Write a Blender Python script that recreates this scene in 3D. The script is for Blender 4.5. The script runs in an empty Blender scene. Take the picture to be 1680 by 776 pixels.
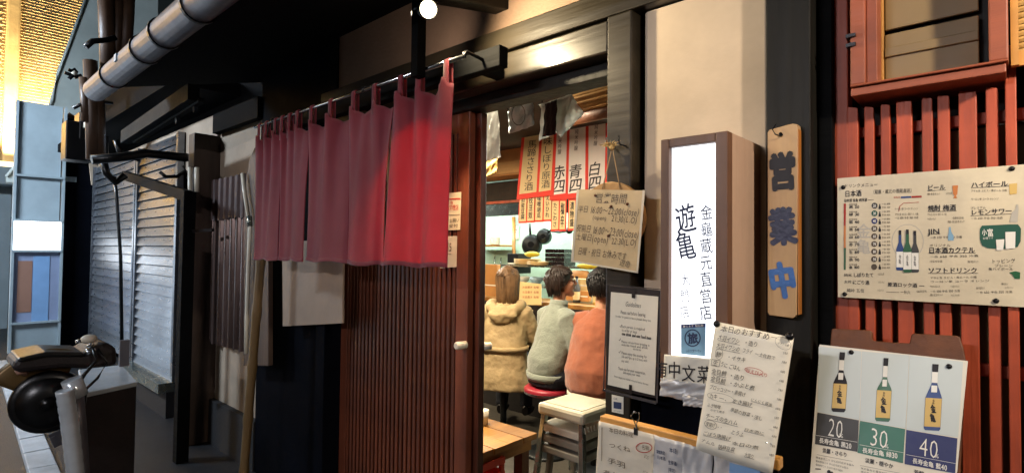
import bpy, bmesh, math, random
from mathutils import Vector, Matrix
random.seed(11)
PI = math.pi
sc = bpy.context.scene
col = sc.collection
V = Vector

# ------------------------------------------------------------------ camera
FPX, PW, PH = 900.0, 1680.0, 776.0
EYE = V((0, -1.5, 1.45))
yaw, pit, rol = math.radians(47.7), math.radians(1.5), math.radians(.6)
f0 = V((-math.cos(yaw), math.sin(yaw), 0)); r0 = V((math.sin(yaw), math.cos(yaw), 0)); z0 = V((0, 0, 1))
FW = math.cos(pit) * f0 + math.sin(pit) * z0
u0 = -math.sin(pit) * f0 + math.cos(pit) * z0
RT = math.cos(rol) * r0 + math.sin(rol) * u0
UP = -math.sin(rol) * r0 + math.cos(rol) * u0
cd = bpy.data.cameras.new('camera'); cam = bpy.data.objects.new('camera', cd); col.objects.link(cam)
cd.sensor_width = 36; cd.lens = 36 * FPX / PW; cd.clip_start = .02; cd.clip_end = 400
m = Matrix((RT, UP, -FW)).transposed().to_4x4(); m.translation = EYE
cam.matrix_world = m
sc.camera = cam

# ------------------------------------------------------------------ night sky, faint sun below dusk level, exposure
w = bpy.data.worlds.new('World'); sc.world = w; w.use_nodes = True
nt = w.node_tree; bgn = nt.nodes['Background']
sky = nt.nodes.new('ShaderNodeTexSky'); sky.sky_type = 'NISHITA'; sky.sun_disc = False
sky.sun_elevation = math.radians(2); sky.sun_rotation = math.radians(200)
nt.links.new(sky.outputs[0], bgn.inputs[0]); bgn.inputs[1].default_value = .012
sd = bpy.data.lights.new('sun', 'SUN'); sd.energy = .01; sd.angle = math.radians(.5); sd.color = (1, .9, .8)
so = bpy.data.objects.new('sun', sd); col.objects.link(so); so.rotation_euler = (math.radians(88), 0, math.radians(200))
sc.view_settings.view_transform = 'Standard'; sc.view_settings.look = 'None'
sc.view_settings.exposure = 0; sc.view_settings.gamma = 1
try:
    sc.cycles.use_denoising = True; sc.cycles.max_bounces = 8; sc.cycles.sample_clamp_indirect = 4
    sc.cycles.use_light_tree = True
except Exception: pass

def ray(px, py):
    return FW + (px - PW / 2) / FPX * RT - (py - PH / 2) / FPX * UP
def P(px, py, y=None, x=None, z=None):
    """the point of a plane y=, x= or z= that stands at this place of the photograph"""
    d = ray(px, py)
    t = (y - EYE.y) / d.y if y is not None else ((x - EYE.x) / d.x if x is not None else (z - EYE.z) / d.z)
    return EYE + t * d
def X(px, y, py=402): return P(px, py, y=y).x
def Z(px, py, y): return P(px, py, y=y).z

# ------------------------------------------------------------------ materials
def C(h, k=1.0):
    h = h.lstrip('#'); o = []
    for i in (0, 2, 4):
        c = int(h[i:i+2], 16) / 255; o.append((c / 12.92 if c <= .04045 else ((c + .055) / 1.055) ** 2.4) * k)
    return tuple(o)
MATS = {}
def mat(name, c, rough=.5, var=.2, scale=6, bump=.1, bscale=50, metal=0, st=(1, 1, 1), coat=0, emit=0, ecol=None, transl=0, tcol=None, c2=None, spec=.5, alpha=1, det=4):
    mt = bpy.data.materials.new(name); mt.use_nodes = True; n = mt.node_tree.nodes; l = mt.node_tree.links
    b = n['Principled BSDF']
    tc = n.new('ShaderNodeTexCoord'); mp = n.new('ShaderNodeMapping'); mp.inputs['Scale'].default_value = st
    l.new(tc.outputs['Object'], mp.inputs[0])
    ns = n.new('ShaderNodeTexNoise'); ns.inputs['Scale'].default_value = scale; ns.inputs['Detail'].default_value = det; ns.inputs['Roughness'].default_value = .6
    l.new(mp.outputs[0], ns.inputs['Vector'])
    cr = n.new('ShaderNodeValToRGB'); e = cr.color_ramp.elements
    a = c2 if c2 else tuple(max(0, v * (1 - var)) for v in c)
    bb = c if c2 else tuple(min(1, v * (1 + var * .6)) for v in c)
    e[0].position = .32; e[0].color = (*a, 1); e[1].position = .68; e[1].color = (*bb, 1)
    l.new(ns.outputs[0], cr.inputs[0])
    oi = n.new('ShaderNodeObjectInfo'); m1 = n.new('ShaderNodeMapRange'); m1.inputs[3].default_value = 1 - var * .7; m1.inputs[4].default_value = 1 + var * .5
    l.new(oi.outputs['Random'], m1.inputs[0])
    n3 = n.new('ShaderNodeTexNoise'); n3.inputs['Scale'].default_value = scale * .3; n3.inputs['Detail'].default_value = 6; n3.inputs['Roughness'].default_value = .7
    l.new(tc.outputs['Object'], n3.inputs['Vector'])
    m2 = n.new('ShaderNodeMapRange'); m2.inputs[1].default_value = .35; m2.inputs[2].default_value = .65; m2.inputs[3].default_value = 1 - min(.5, var * 1.2); m2.inputs[4].default_value = 1.05
    l.new(n3.outputs[0], m2.inputs[0])
    mu = n.new('ShaderNodeMath'); mu.operation = 'MULTIPLY'; l.new(m1.outputs[0], mu.inputs[0]); l.new(m2.outputs[0], mu.inputs[1])
    vm = n.new('ShaderNodeVectorMath'); vm.operation = 'SCALE'; l.new(cr.outputs[0], vm.inputs[0]); l.new(mu.outputs[0], vm.inputs['Scale'])
    l.new(vm.outputs[0], b.inputs['Base Color'])
    n2 = n.new('ShaderNodeTexNoise'); n2.inputs['Scale'].default_value = bscale; n2.inputs['Detail'].default_value = 3
    l.new(mp.outputs[0], n2.inputs['Vector'])
    if bump:
        bp = n.new('ShaderNodeBump'); bp.inputs['Strength'].default_value = bump; bp.inputs['Distance'].default_value = .01
        l.new(n2.outputs[0], bp.inputs['Height']); l.new(bp.outputs[0], b.inputs['Normal'])
    mr = n.new('ShaderNodeMapRange'); mr.inputs[3].default_value = max(.02, rough - .1); mr.inputs[4].default_value = min(1, rough + .1)
    l.new(n2.outputs[0], mr.inputs[0]); l.new(mr.outputs[0], b.inputs['Roughness'])
    b.inputs['Metallic'].default_value = metal; b.inputs['Coat Weight'].default_value = coat; b.inputs['Coat Roughness'].default_value = .15
    b.inputs['Specular IOR Level'].default_value = spec
    if alpha < 1: b.inputs['Alpha'].default_value = alpha
    if emit:
        b.inputs['Emission Color'].default_value = (*(ecol or c), 1); b.inputs['Emission Strength'].default_value = emit
    if transl:
        tr = n.new('ShaderNodeBsdfTranslucent'); mx = n.new('ShaderNodeMixShader'); mx.inputs[0].default_value = transl
        l.new(cr.outputs[0], tr.inputs[0])
        if tcol: l.remove(tr.inputs[0].links[0]); tr.inputs[0].default_value = (*tcol, 1)
        l.new(b.outputs[0], mx.inputs[1]); l.new(tr.outputs[0], mx.inputs[2])
        l.new(mx.outputs[0], n['Material Output'].inputs[0])
    MATS[name] = mt
    return mt
gz = (1, 1, .07); gx = (.07, 1, 1)
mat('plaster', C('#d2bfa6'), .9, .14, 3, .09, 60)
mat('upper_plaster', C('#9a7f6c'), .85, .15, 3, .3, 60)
mat('black_wood', C('#1b1a15'), .55, .45, 9, .25, 40, st=gz, spec=.22)
mat('black_beam', C('#3a3327'), .38, .35, 9, .15, 45, st=gx, coat=.1, spec=.4)
mat('ink_board', C('#070910'), .8, .3, 5, .1, 40, spec=.03)
mat('red_wood', C('#bd5230'), .55, .32, 9, .3, 60, st=gz)
mat('red_wood_bay', C('#a3573a'), .55, .22, 9, .25, 60, st=gx)
mat('door_wood', C('#653320'), .45, .35, 9, .2, 50, st=gz, coat=.15)
mat('post_wood', C('#4a382c'), .6, .3, 8, .3, 40, st=gz)
mat('noren_cloth', C('#984650'), .9, .14, 14, .25, 350, transl=.5, tcol=(.62, .012, .03), spec=.2)
mat('lantern_white', (.8, .8, .85), .4, .02, emit=1.6, ecol=(.93, .96, 1), bump=0)
mat('box_wood', C('#6b4a35'), .5, .25, 9, .2, 50, st=gz)
mat('box_side', C('#b29680'), .6, .12, 6, .15, 60, st=gz)
mat('sign_wood', C('#cfae7c'), .55, .22, 7, .25, 50, st=gz, c2=C('#a98660'))
mat('sign_edge', C('#c07a32'), .5, .2, 8, .2, 50, st=gz)
mat('pale_wood', C('#d39a4c'), .5, .2, 10, .15, 60, st=gx)
mat('table_wood', C('#c08a45'), .4, .3, 9, .15, 60, st=(1, .07, 1), c2=C('#8a5a28'))
mat('brown_board', C('#70401f'), .6, .35, 9, .25, 60)
mat('plaque_wood', C('#b5894e'), .6, .2, 12, .15, 60)
mat('paper', C('#e2dccb'), .55, .06, 9, .15, 25, spec=.4, coat=.15)
mat('cream_paper', C('#d9cdb0'), .5, .1, 10, .12, 30, spec=.5, coat=.3)
mat('laminate', C('#d8cfbd'), .25, .12, 6, .35, 14, coat=.8)
mat('plastic_film', C('#dad8d4'), .3, .2, 5, .5, 14, coat=.45, c2=C('#b4b2b4'))
mat('kraft_paper', C('#c9b188'), .4, .1, 5, .4, 14, coat=.5)
mat('ink', C('#18151a'), .6, .1, bump=0)
mat('grey_ink', C('#5a4e40'), .6, .2, bump=0)
mat('blue_ink', C('#26365c'), .6, .2, bump=0)
mat('blue_paint', C('#3a70ba'), .5, .25, 20, .2, 60)
mat('navy_paint', C('#2a3050'), .5, .25, 20, .2, 60)
mat('red_ink', C('#b8281e'), .6, .2, bump=0)
mat('white_print', C('#e8e6dc'), .5, .05, bump=0)
mat('sky_print', C('#c8d2d0'), .5, .05, 3, bump=0)
mat('charcoal_print', C('#3b3a38'), .5, .1, bump=0)
mat('green_print', C('#3f7564'), .5, .1, bump=0)
mat('navy_print', C('#262f66'), .5, .1, bump=0)
mat('gold_print', C('#d8b668'), .5, .08, bump=0)
mat('dark_green', C('#14503f'), .5, .1, bump=0)
mat('bottle_green', C('#1f5a33'), .4, .1, bump=0)
mat('bottle_blue', C('#1c3c78'), .4, .1, bump=0)
mat('watermark', C('#b7b2a6'), .5, .1, bump=0)
mat('orange_print', C('#c97a3a'), .5, .1, bump=0)
mat('sticker_blue', C('#7fa9c4'), .4, .1, bump=0)
mat('film_edge', C('#5a5658'), .15, .3, 8, .6, 20, coat=1)
mat('dark_frame', C('#2a211e'), .4, .2)
mat('black_metal', C('#17171a'), .35, .2, bump=.05, metal=.4)
mat('rail_black', C('#0b0c0d'), .7, .3, 9, .2, 45, st=gx, spec=.06)
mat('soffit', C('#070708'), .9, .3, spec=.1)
mat('steel', C('#b4b9bd'), .22, .1, 8, .05, 40, metal=1)
mat('gutter_metal', C('#67656b'), .45, .15, 6, .1, 30, metal=.5)
mat('notice_beige', C('#8c7a69'), .6, .08, 8, .1, 30)
mat('bulb', (1, .9, .7), .4, .02, emit=9, ecol=(1, .85, .55), bump=0)
mat('straw', C('#b99a62'), .8, .3)
mat('twine', C('#8a6f4d'), .8, .3)
mat('window_grey', C('#8a744c'), .5, .15, 2, .1, 20)
mat('window_glass', C('#3b3f35'), .12, .2, 2, .05, 10, coat=.6)
mat('wicker', C('#cda864'), .6, .2, 60, .4, 60)
mat('shutter_metal', C('#8b8f96'), .3, .3, 5, .03, 30, metal=.75, st=(.2, 1, 1))
mat('corrugated', C('#74605a'), .28, .3, 4, .1, 30, metal=.6, st=gz)
mat('rust_panel', C('#4a2a24'), .6, .3, 5, .2, 40)
mat('beige_wall', C('#a08f7c'), .85, .15, 3, .2, 40)
mat('purlin_grey', C('#1c2123'), .8, .3, spec=.2)
mat('fork_white', C('#ccd4da'), .22, .1, 8, .05, 40, metal=.35)
mat('added_window_glow', (.8, .9, 1), .4, .02, emit=2.2, ecol=(.72, .86, 1), bump=0)
mat('dark_plinth', C('#1b1a1c'), .8, .3)
mat('bamboo', C('#7d6440'), .4, .25, 10, .1, 60, st=gz)
mat('asphalt', C('#2b2d31'), .45, .3, 12, .5, 120)
mat('concrete', C('#c0c4c8'), .5, .2, 6, .3, 60)
mat('grey_sheet', C('#b8c0ba'), .6, .18, 1.2, .2, 6)
mat('tile_facade', C('#c8ae80'), .35, .25, 3, .2, 30)
mat('warm_strip', (1, .9, .6), .4, .02, emit=2.5, ecol=(1, .8, .4), bump=0)
mat('sign_white', (.8, .9, 1), .4, .02, emit=3.2, ecol=(.95, .98, 1), bump=0)
mat('panel_grey', C('#9aa8ae'), .5, .12, 2, .1, 20)
mat('poster_blue', C('#8b97b4'), .45, .1, 2, .05, 10)
mat('poster_sky', C('#7fa5d0'), .45, .1, 2, .05, 10)
mat('poster_rust', C('#96705f'), .45, .1, 2, .05, 10)
mat('brown_pipe', C('#5d4330'), .5, .3)
mat('rubber', C('#0b0b0c'), .35, .2, bump=.05)
mat('seat_vinyl', C('#241b1a'), .6, .3, 9, .3, 60)
mat('gold_metal', C('#7d633c'), .45, .2, metal=.5, bump=.05)
mat('mint_tile', C('#aecdb8'), .25, .12, 3, .1, 20, coat=.4)
mat('kitchen_steel', C('#9fa8a0'), .25, .2, 4, .1, 20, metal=.8)
mat('ceiling_dark', C('#3a2c20'), .8, .3)
mat('interior_dark', C('#1d1714'), .8, .3)
mat('inner_floor', C('#4a463f'), .5, .25)
mat('iron', C('#1c2022'), .4, .2, metal=.5)
mat('lacquer', C('#1a0f12'), .25, .2, coat=.5)
mat('carton', C('#b07a3f'), .7, .15, 6)
mat('menu_white', C('#f2efe8'), .6, .05, 5, .05, transl=.3)
mat('menu_cream', C('#e8cf98'), .6, .06, 5, .05, transl=.3)
mat('menu_red', C('#e03420'), .6, .1, bump=0, transl=.2)
mat('bag_white', C('#e2e4e0'), .35, .1, 6, .4, 14, transl=.6)
mat('bag_blue', C('#a9c6d4'), .3, .3, 9, .6, 20, coat=.5)
mat('black_cloth', C('#1b1a1b'), .8, .2)
mat('stool_top', C('#b9b29c'), .35, .1, bump=.05)
mat('white_plastic', C('#cfc8b6'), .4, .06, bump=.05)
mat('stool_grey', C('#8d887c'), .4, .15)
mat('red_crate', C('#e85440'), .4, .15)
mat('red_vinyl', C('#a02535'), .4, .15)
mat('yellow_cloth', C('#c9b22e'), .8, .2)
mat('skin', C('#c08a6c'), .5, .06, 20, .05, 200)
mat('lips', C('#9a5048'), .5, .05, bump=0)
mat('eye_white', C('#d8d2c8'), .3, .02, bump=0)
mat('hair_dark', C('#2a1a12'), .5, .35, 60, .4, 200, st=(1, 1, .2))
mat('hair_brown', C('#6a4e32'), .5, .35, 60, .4, 200, st=(1, 1, .15))
mat('hair_black', C('#121012'), .45, .3, 60, .4, 200)
mat('sweat_grey', C('#7f8579'), .9, .12, 12, .5, 90)
mat('trench', C('#a28a62'), .8, .12, 8, .5, 40)
mat('coral_knit', C('#995538'), .95, .12, 12, .5, 220)
mat('navy_trouser', C('#161a26'), .8, .2)
mat('shoe', C('#151312'), .5, .2)
mat('warm_lamp', (1, .9, .7), .4, .02, emit=14, ecol=(1, .8, .5), bump=0)
mat('flood_bulb', (1, .9, .7), .4, .02, emit=1.5, ecol=(1, .8, .5), bump=0)
mat('cool_lamp', (1, 1, 1), .4, .02, emit=10, ecol=(.85, 1, .9), bump=0)

for k_, s_ in (('noren_cloth', .55), ('sweat_grey', .3), ('coral_knit', .3)):
    b_ = MATS[k_].node_tree.nodes['Principled BSDF']; b_.inputs['Sheen Weight'].default_value = s_; b_.inputs['Sheen Roughness'].default_value = .5

# ------------------------------------------------------------------ mesh helpers
def wloc(o):
    p = V((0, 0, 0))
    while o: p += o.location; o = o.parent
    return p
class MB:
    def __init__(s): s.v = []; s.f = []; s.X = None
    def add(s, vs, fs):
        n = len(s.v)
        s.v += [(s.X @ V(q)) if s.X is not None else V(q) for q in vs]; s.f += [tuple(i + n for i in f) for f in fs]; return s
    def box(s, x0, x1, y0, y1, z0, z1):
        return s.add([(x, y, z) for z in (z0, z1) for y in (y0, y1) for x in (x0, x1)],
                     [(0, 2, 3, 1), (4, 5, 7, 6), (0, 1, 5, 4), (2, 6, 7, 3), (0, 4, 6, 2), (1, 3, 7, 5)])
    def hull8(s, a, b):   # two quads of four corners each (front, back)
        return s.add(list(a) + list(b), [(0, 1, 2, 3), (7, 6, 5, 4), (0, 4, 5, 1), (1, 5, 6, 2), (2, 6, 7, 3), (3, 7, 4, 0)])
    def prism(s, a, b):
        n = len(a)
        return s.add(list(a) + list(b), [tuple(range(n)), tuple(range(2 * n - 1, n - 1, -1))] + [(i, i + n, (i + 1) % n + n, (i + 1) % n) for i in range(n)])
    def bar(s, p, q, w, h, up=(0, 0, 1)):
        p, q = V(p), V(q); d = (q - p).normalized(); r = d.cross(V(up)).normalized(); u = r.cross(d)
        k = [(-w / 2, -h / 2), (w / 2, -h / 2), (w / 2, h / 2), (-w / 2, h / 2)]
        return s.hull8([p + r * a + u * b for a, b in k], [q + r * a + u * b for a, b in k])
    def loft(s, pts, rad, n=10, ref=(0, 0, 1), cap=True):
        """closed tube through pts; rad: one number or (side, ref-side) per point"""
        pts = [V(p) for p in pts]; vs = []; m_ = len(pts)
        for i, p in enumerate(pts):
            d = (pts[min(i + 1, m_ - 1)] - pts[max(i - 1, 0)]).normalized()
            rf = V(ref)
            if abs(d.dot(rf)) > .98: rf = V((0, 1, 0)) if abs(d.y) < .9 else V((1, 0, 0))
            a = d.cross(rf).normalized(); b = a.cross(d)
            r = rad[i] if isinstance(rad, (list, tuple)) else rad
            ra, rb = r if isinstance(r, (list, tuple)) else (r, r)
            vs += [p + a * ra * math.cos(2 * PI * k / n) + b * rb * math.sin(2 * PI * k / n) for k in range(n)]
        fs = [(i * n + k, i * n + (k + 1) % n, (i + 1) * n + (k + 1) % n, (i + 1) * n + k) for i in range(m_ - 1) for k in range(n)]
        if cap: fs += [tuple(range(n - 1, -1, -1)), tuple(range((m_ - 1) * n, m_ * n))]
        return s.add(vs, fs)
    tube = loft
    def ball(s, c, r, n=14, m_=9):
        c = V(c); r = r if isinstance(r, (list, tuple)) else (r, r, r); vs = []; fs = []
        for i in range(1, m_):
            t = PI * i / m_
            vs += [c + V((r[0] * math.sin(t) * math.cos(2 * PI * k / n), r[1] * math.sin(t) * math.sin(2 * PI * k / n), r[2] * math.cos(t))) for k in range(n)]
        vs += [c + V((0, 0, r[2])), c - V((0, 0, r[2]))]; T = len(vs) - 2
        fs += [(i * n + k, (i + 1) * n + k, (i + 1) * n + (k + 1) % n, i * n + (k + 1) % n) for i in range(m_ - 2) for k in range(n)]
        fs += [(T, k, (k + 1) % n) for k in range(n)] + [(T + 1, (m_ - 2) * n + (k + 1) % n, (m_ - 2) * n + k) for k in range(n)]
        return s.add(vs, fs)
    def lathe(s, prof, c=(0, 0, 0), axis=(0, 0, 1), n=20):
        ax = V(axis).normalized(); a = ax.orthogonal().normalized(); b = ax.cross(a); c = V(c)
        vs = [c + ax * z + (a * math.cos(2 * PI * k / n) + b * math.sin(2 * PI * k / n)) * r for r, z in prof for k in range(n)]; mm = len(prof)
        fs = [(i * n + k, i * n + (k + 1) % n, (i + 1) * n + (k + 1) % n, (i + 1) * n + k) for i in range(mm - 1) for k in range(n)]
        if prof[0][0] > 1e-5: fs.append(tuple(range(n - 1, -1, -1)))
        if prof[-1][0] > 1e-5: fs.append(tuple(range((mm - 1) * n, mm * n)))
        return s.add(vs, fs)
    def grid(s, fn, nu, nv):
        return s.add([fn(i / nu, j / nv) for j in range(nv + 1) for i in range(nu + 1)],
                     [(j * (nu + 1) + i, j * (nu + 1) + i + 1, (j + 1) * (nu + 1) + i + 1, (j + 1) * (nu + 1) + i) for j in range(nv) for i in range(nu)])
    def build(s, name, mt, parent=None, label=None, cat=None, group=None, kind=None, smooth=False, bevel=0, solid=0, remesh=0, wrinkle=0, wsize=.08, sub=0, origin=None):
        me = bpy.data.meshes.new(name)
        if parent is not None: org = wloc(parent)
        elif origin is not None: org = V(origin)
        else:
            xs = [q.x for q in s.v]; ys = [q.y for q in s.v]; zs = [q.z for q in s.v]
            org = V(((min(xs) + max(xs)) / 2, (min(ys) + max(ys)) / 2, min(zs)))
        me.from_pydata([q - org for q in s.v], [], s.f)
        bm = bmesh.new(); bm.from_mesh(me); bmesh.ops.remove_doubles(bm, verts=bm.verts, dist=1e-6)
        bmesh.ops.recalc_face_normals(bm, faces=bm.faces); bm.to_mesh(me); bm.free()
        me.materials.append(MATS[mt] if isinstance(mt, str) else mt)
        o = bpy.data.objects.new(name, me); col.objects.link(o)
        if parent is not None: o.parent = parent
        else: o.location = org
        if smooth or remesh:
            for p in me.polygons: p.use_smooth = len(p.vertices) <= 4
        if solid:
            md = o.modifiers.new('solid', 'SOLIDIFY'); md.thickness = solid; md.offset = 0
        if bevel:
            md = o.modifiers.new('bevel', 'BEVEL'); md.width = bevel; md.segments = 2; md.limit_method = 'ANGLE'
        if remesh:
            md = o.modifiers.new('fuse', 'REMESH'); md.mode = 'VOXEL'; md.voxel_size = remesh; md.use_smooth_shade = True
            md = o.modifiers.new('relax', 'SMOOTH'); md.factor = .5; md.iterations = 6
        if sub:
            md = o.modifiers.new('sub', 'SUBSURF'); md.levels = sub; md.render_levels = sub
        if wrinkle:
            tx = bpy.data.textures.new(name + '_folds', 'CLOUDS'); tx.noise_scale = wsize; tx.noise_depth = 2
            md = o.modifiers.new('folds', 'DISPLACE'); md.texture = tx; md.strength = wrinkle; md.mid_level = .5; md.texture_coords = 'LOCAL'
        tag(o, label, cat, group, kind)
        return o
def tag(o, label=None, cat=None, group=None, kind=None):
    if label: o['label'] = label; o['kind'] = 'thing'
    if cat: o['category'] = cat
    if group: o['group'] = group
    if kind: o['kind'] = kind
    return o
def thing(name, label, cat, loc=(0, 0, 0), group=None):
    o = bpy.data.objects.new(name, None); o.empty_display_size = .1; col.objects.link(o); o.location = V(loc)
    return tag(o, label, cat, group)
def twin(o, name, parent, off):
    c = o.copy(); col.objects.link(c); c.name = name; c.parent = parent; c.location = V(o.location) + V(off); return c
def copy_tree(o, parent=None):
    c = o.copy(); col.objects.link(c); c.parent = parent
    for ch in o.children: copy_tree(ch, c)
    return c
def lamp(name, kind, loc, energy, color, size=.1, sy=None, aim=None, spot=None, blend=.5):
    d = bpy.data.lights.new(name, kind); d.energy = energy; d.color = color
    if kind == 'AREA':
        d.size = size
        if sy: d.shape = 'RECTANGLE'; d.size_y = sy
    else: d.shadow_soft_size = size
    if spot: d.spot_size = math.radians(spot); d.spot_blend = blend
    o = bpy.data.objects.new(name, d); col.objects.link(o); o.location = V(loc)
    if aim is not None: o.rotation_euler = (V(aim) - V(loc)).to_track_quat('-Z', 'Y').to_euler()
    return o

# ------------------------------------------------------------------ lettering on flat sheets
GL = {}
def glyph(ch, off=0.0):
    k = (ch, off)
    if k not in GL:
        c = bpy.data.curves.new('glyph', 'FONT'); c.body = ch; c.offset = off; c.resolution_u = 2
        o = bpy.data.objects.new('glyph', c); col.objects.link(o)
        dg = bpy.context.evaluated_depsgraph_get(); dg.update()
        me = bpy.data.meshes.new_from_object(o.evaluated_get(dg))
        vs = [(q.co.x, q.co.y) for q in me.vertices]; fs = [tuple(p.vertices) for p in me.polygons]
        bpy.data.objects.remove(o); bpy.data.curves.remove(c); bpy.data.meshes.remove(me)
        GL[k] = (vs, fs, max([q[0] for q in vs], default=.3))
    return GL[k]
def adv(ch):
    o = ord(ch)
    if ch == ' ': return .35
    if o > 0x2000: return 1.0
    return glyph(ch)[2] + .08
class Sheet:
    def __init__(s, a, b, c):   # top-left, top-right, bottom-left world points
        s.o = V(a); s.n = (V(c) - V(a)).cross(V(b) - V(a)).normalized()
        if s.n.dot(EYE - s.o) < 0: s.n = -s.n
    def hit(s, px, py, off=0):
        d = ray(px, py); q = s.o + s.n * off
        return EYE + d * ((q - EYE).dot(s.n) / d.dot(s.n))
    def on(s, px, py, off=0):   # point on the sheet, then lifted along the normal
        return s.hit(px, py) + s.n * off
    def slab(s, mb, poly, front, back=None):
        a = [s.on(x, y, front) for x, y in poly]
        if back is None: return mb.add(a, [tuple(range(len(a)))])
        return mb.prism(a, [s.on(x, y, back) for x, y in poly])
    def write(s, mb, txt, a, b, h, off=.0008, bold=0.0, jit=0.0, slant=0):
        """txt centred on the line a-b (photo places), stretched to fill it, h high"""
        A, B = s.on(*a, off), s.on(*b, off); mx, my = (a[0] + b[0]) / 2, (a[1] + b[1]) / 2
        hm = (s.on(mx, my - h / 2) - s.on(mx, my + h / 2)).length
        e1 = (B - A); L = e1.length; e1.normalize(); e2 = s.n.cross(e1)
        if e2.z < 0: e2 = -e2
        tot = sum(adv(c) for c in txt); kx = L / tot; cx = 0
        for c in txt:
            if c != ' ':
                vs, fs, mxx = glyph(c, min(bold, 0)); asc = ord(c) > 0x2000
                bh = .92 if asc else .72; y0 = .38 if asc else .36
                kz = hm / bh; jx, jy, ja = (random.uniform(-1, 1) * jit for _ in range(3))
                pts = []
                for x, y in vs:
                    yy = (y - y0 + jy * .12) * kz; xx = (cx + x + jx * .06) * kx + yy * (slant + ja * .25)
                    pts.append(A + e1 * xx + e2 * (yy + ja * .1 * (x - .5) * kx))
                mb.add(pts, fs)
                if bold > 0:   # heavier strokes: the same character laid over itself a little to each side
                    rb_ = bold * 1.3; nb_ = 8 if bold > .015 else 4
                    for q_ in range(nb_):
                        sh = (e1 * math.cos(2 * PI * q_ / nb_) + e2 * math.sin(2 * PI * q_ / nb_)) * rb_ * kz + s.n * (2e-5 * (q_ + 1)); mb.add([p_ + sh for p_ in pts], fs)
            cx += adv(c)
    def column(s, mb, txt, a, b, wpx, **k):
        """characters stacked from place a down to place b"""
        n = len(txt)
        for i, c in enumerate(txt):
            t = (i + .5) / n; x = a[0] + (b[0] - a[0]) * t; y = a[1] + (b[1] - a[1]) * t
            s.write(mb, c, (x - wpx / 2, y + k.get('tilt', 0) * wpx / -2), (x + wpx / 2, y + k.get('tilt', 0) * wpx / 2), abs(b[1] - a[1]) / n * k.get('fill', .92),
                    **{q: z for q, z in k.items() if q not in ('fill', 'tilt')})
    def line(s, mb, pts, wpx, off=.0008, closed=False):
        q = [s.on(x, y, off) for x, y in pts]
        if closed: q.append(q[0])
        hw = (s.on(pts[0][0], pts[0][1] - wpx / 2) - s.on(pts[0][0], pts[0][1] + wpx / 2)).length / 2
        for a, b in zip(q, q[1:]):
            d = b - a
            if d.length < 1e-6: continue
            nn = s.n.cross(d.normalized()) * hw
            mb.add([a - nn, b - nn, b + nn, a + nn], [(0, 1, 2, 3)])
    def oval(s, mb, cx, cy, rx, ry, wpx, off=.0008, tilt=0):
        s.line(mb, [(cx + rx * math.cos(t) , cy + ry * math.sin(t) + tilt * rx * math.cos(t)) for t in [2 * PI * k / 18 for k in range(18)]], wpx, off, True)
    def disc(s, mb, cx, cy, r, off=.0008, ry=None):
        s.slab(mb, [(cx + r * math.cos(2 * PI * k / 12), cy + (ry or r) * math.sin(2 * PI * k / 12)) for k in range(12)], off)
    def pin(s, px, py, parent, r=.006, m_='black_metal'):
        c = s.on(px, py); MB().lathe([(r * .6, 0), (r, .002), (r * .8, .005), (0.0001, .006)], c, s.n, 10).build('pin', m_, parent, smooth=True)
def hsheet(y): return Sheet((0, y, 2), (1, y, 2), (0, y, 1))
#PART2
# ================================================================== GROUND
MB().add([(-150, -150, 0), (60, -150, 0), (60, 150, 0), (-150, 150, 0)], [(0, 1, 2, 3)]).build('street', 'asphalt', kind='structure', origin=(0, 0, 0))

# ================================================================== THE BAR'S BUILDING
shop = thing('bar_building', 'dark timbered bar front with black beams, cream plaster and an open doorway to a kitchen', 'building', (0, 0, 0))
def part(mb, name, m_, parent=None, **k): return mb.build(name, m_, parent or shop, **k)
# posts
part(MB().box(-.466, -.36, -.02, .14, 0, 2.75), 'post', 'black_wood', bevel=.004)
part(MB().box(-.357, -.325, .035, .14, 0, 2.75), 'trim_board', 'rail_black', bevel=.003)
part(MB().box(-.946, -.858, -.02, .12, .04, 2.198), 'post', 'black_beam', bevel=.005)
part(MB().box(-2.76, -2.67, -.02, .14, 0, 2.198), 'post', 'ink_board', bevel=.004)
# beams
part(MB().box(-2.76, -.468, -.018, .14, 2.2, 2.288), 'beam', 'black_beam', bevel=.005)
part(MB().box(-2.668, -.948, -.014, .1, 2.088, 2.19), 'beam', 'black_beam', bevel=.005)
part(MB().box(-2.668, -.948, .055, .15, 2.036, 2.086), 'lintel', 'black_wood', bevel=.003)
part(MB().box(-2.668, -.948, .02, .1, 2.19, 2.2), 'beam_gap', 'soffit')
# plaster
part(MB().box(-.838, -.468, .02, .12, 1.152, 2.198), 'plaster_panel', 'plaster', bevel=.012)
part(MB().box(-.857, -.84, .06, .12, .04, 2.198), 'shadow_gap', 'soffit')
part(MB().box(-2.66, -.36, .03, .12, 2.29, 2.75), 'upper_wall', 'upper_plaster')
part(MB().box(-.838, -.468, .012, .1, .04, 1.15), 'wainscot', 'ink_board', bevel=.003)
# dark boarded wall behind the left half of the curtain, and everything black above it
part(MB().box(-3.66, -2.762, .05, .14, .0, 2.75), 'boarded_wall', 'ink_board')
part(MB().box(-2.76, -2.662, .02, .14, 2.29, 2.75), 'upper_post', 'soffit')
# roof: one sloping soffit with a bracket beam
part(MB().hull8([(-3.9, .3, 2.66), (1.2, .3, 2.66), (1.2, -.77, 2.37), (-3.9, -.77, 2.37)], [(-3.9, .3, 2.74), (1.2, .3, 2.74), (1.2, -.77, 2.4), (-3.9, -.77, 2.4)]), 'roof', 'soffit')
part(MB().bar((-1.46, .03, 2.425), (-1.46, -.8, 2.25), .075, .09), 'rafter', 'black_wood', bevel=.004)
part(MB().box(-3.9, .3, .14, 3.7, 2.6, 2.66), 'upper_floor', 'soffit')
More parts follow.
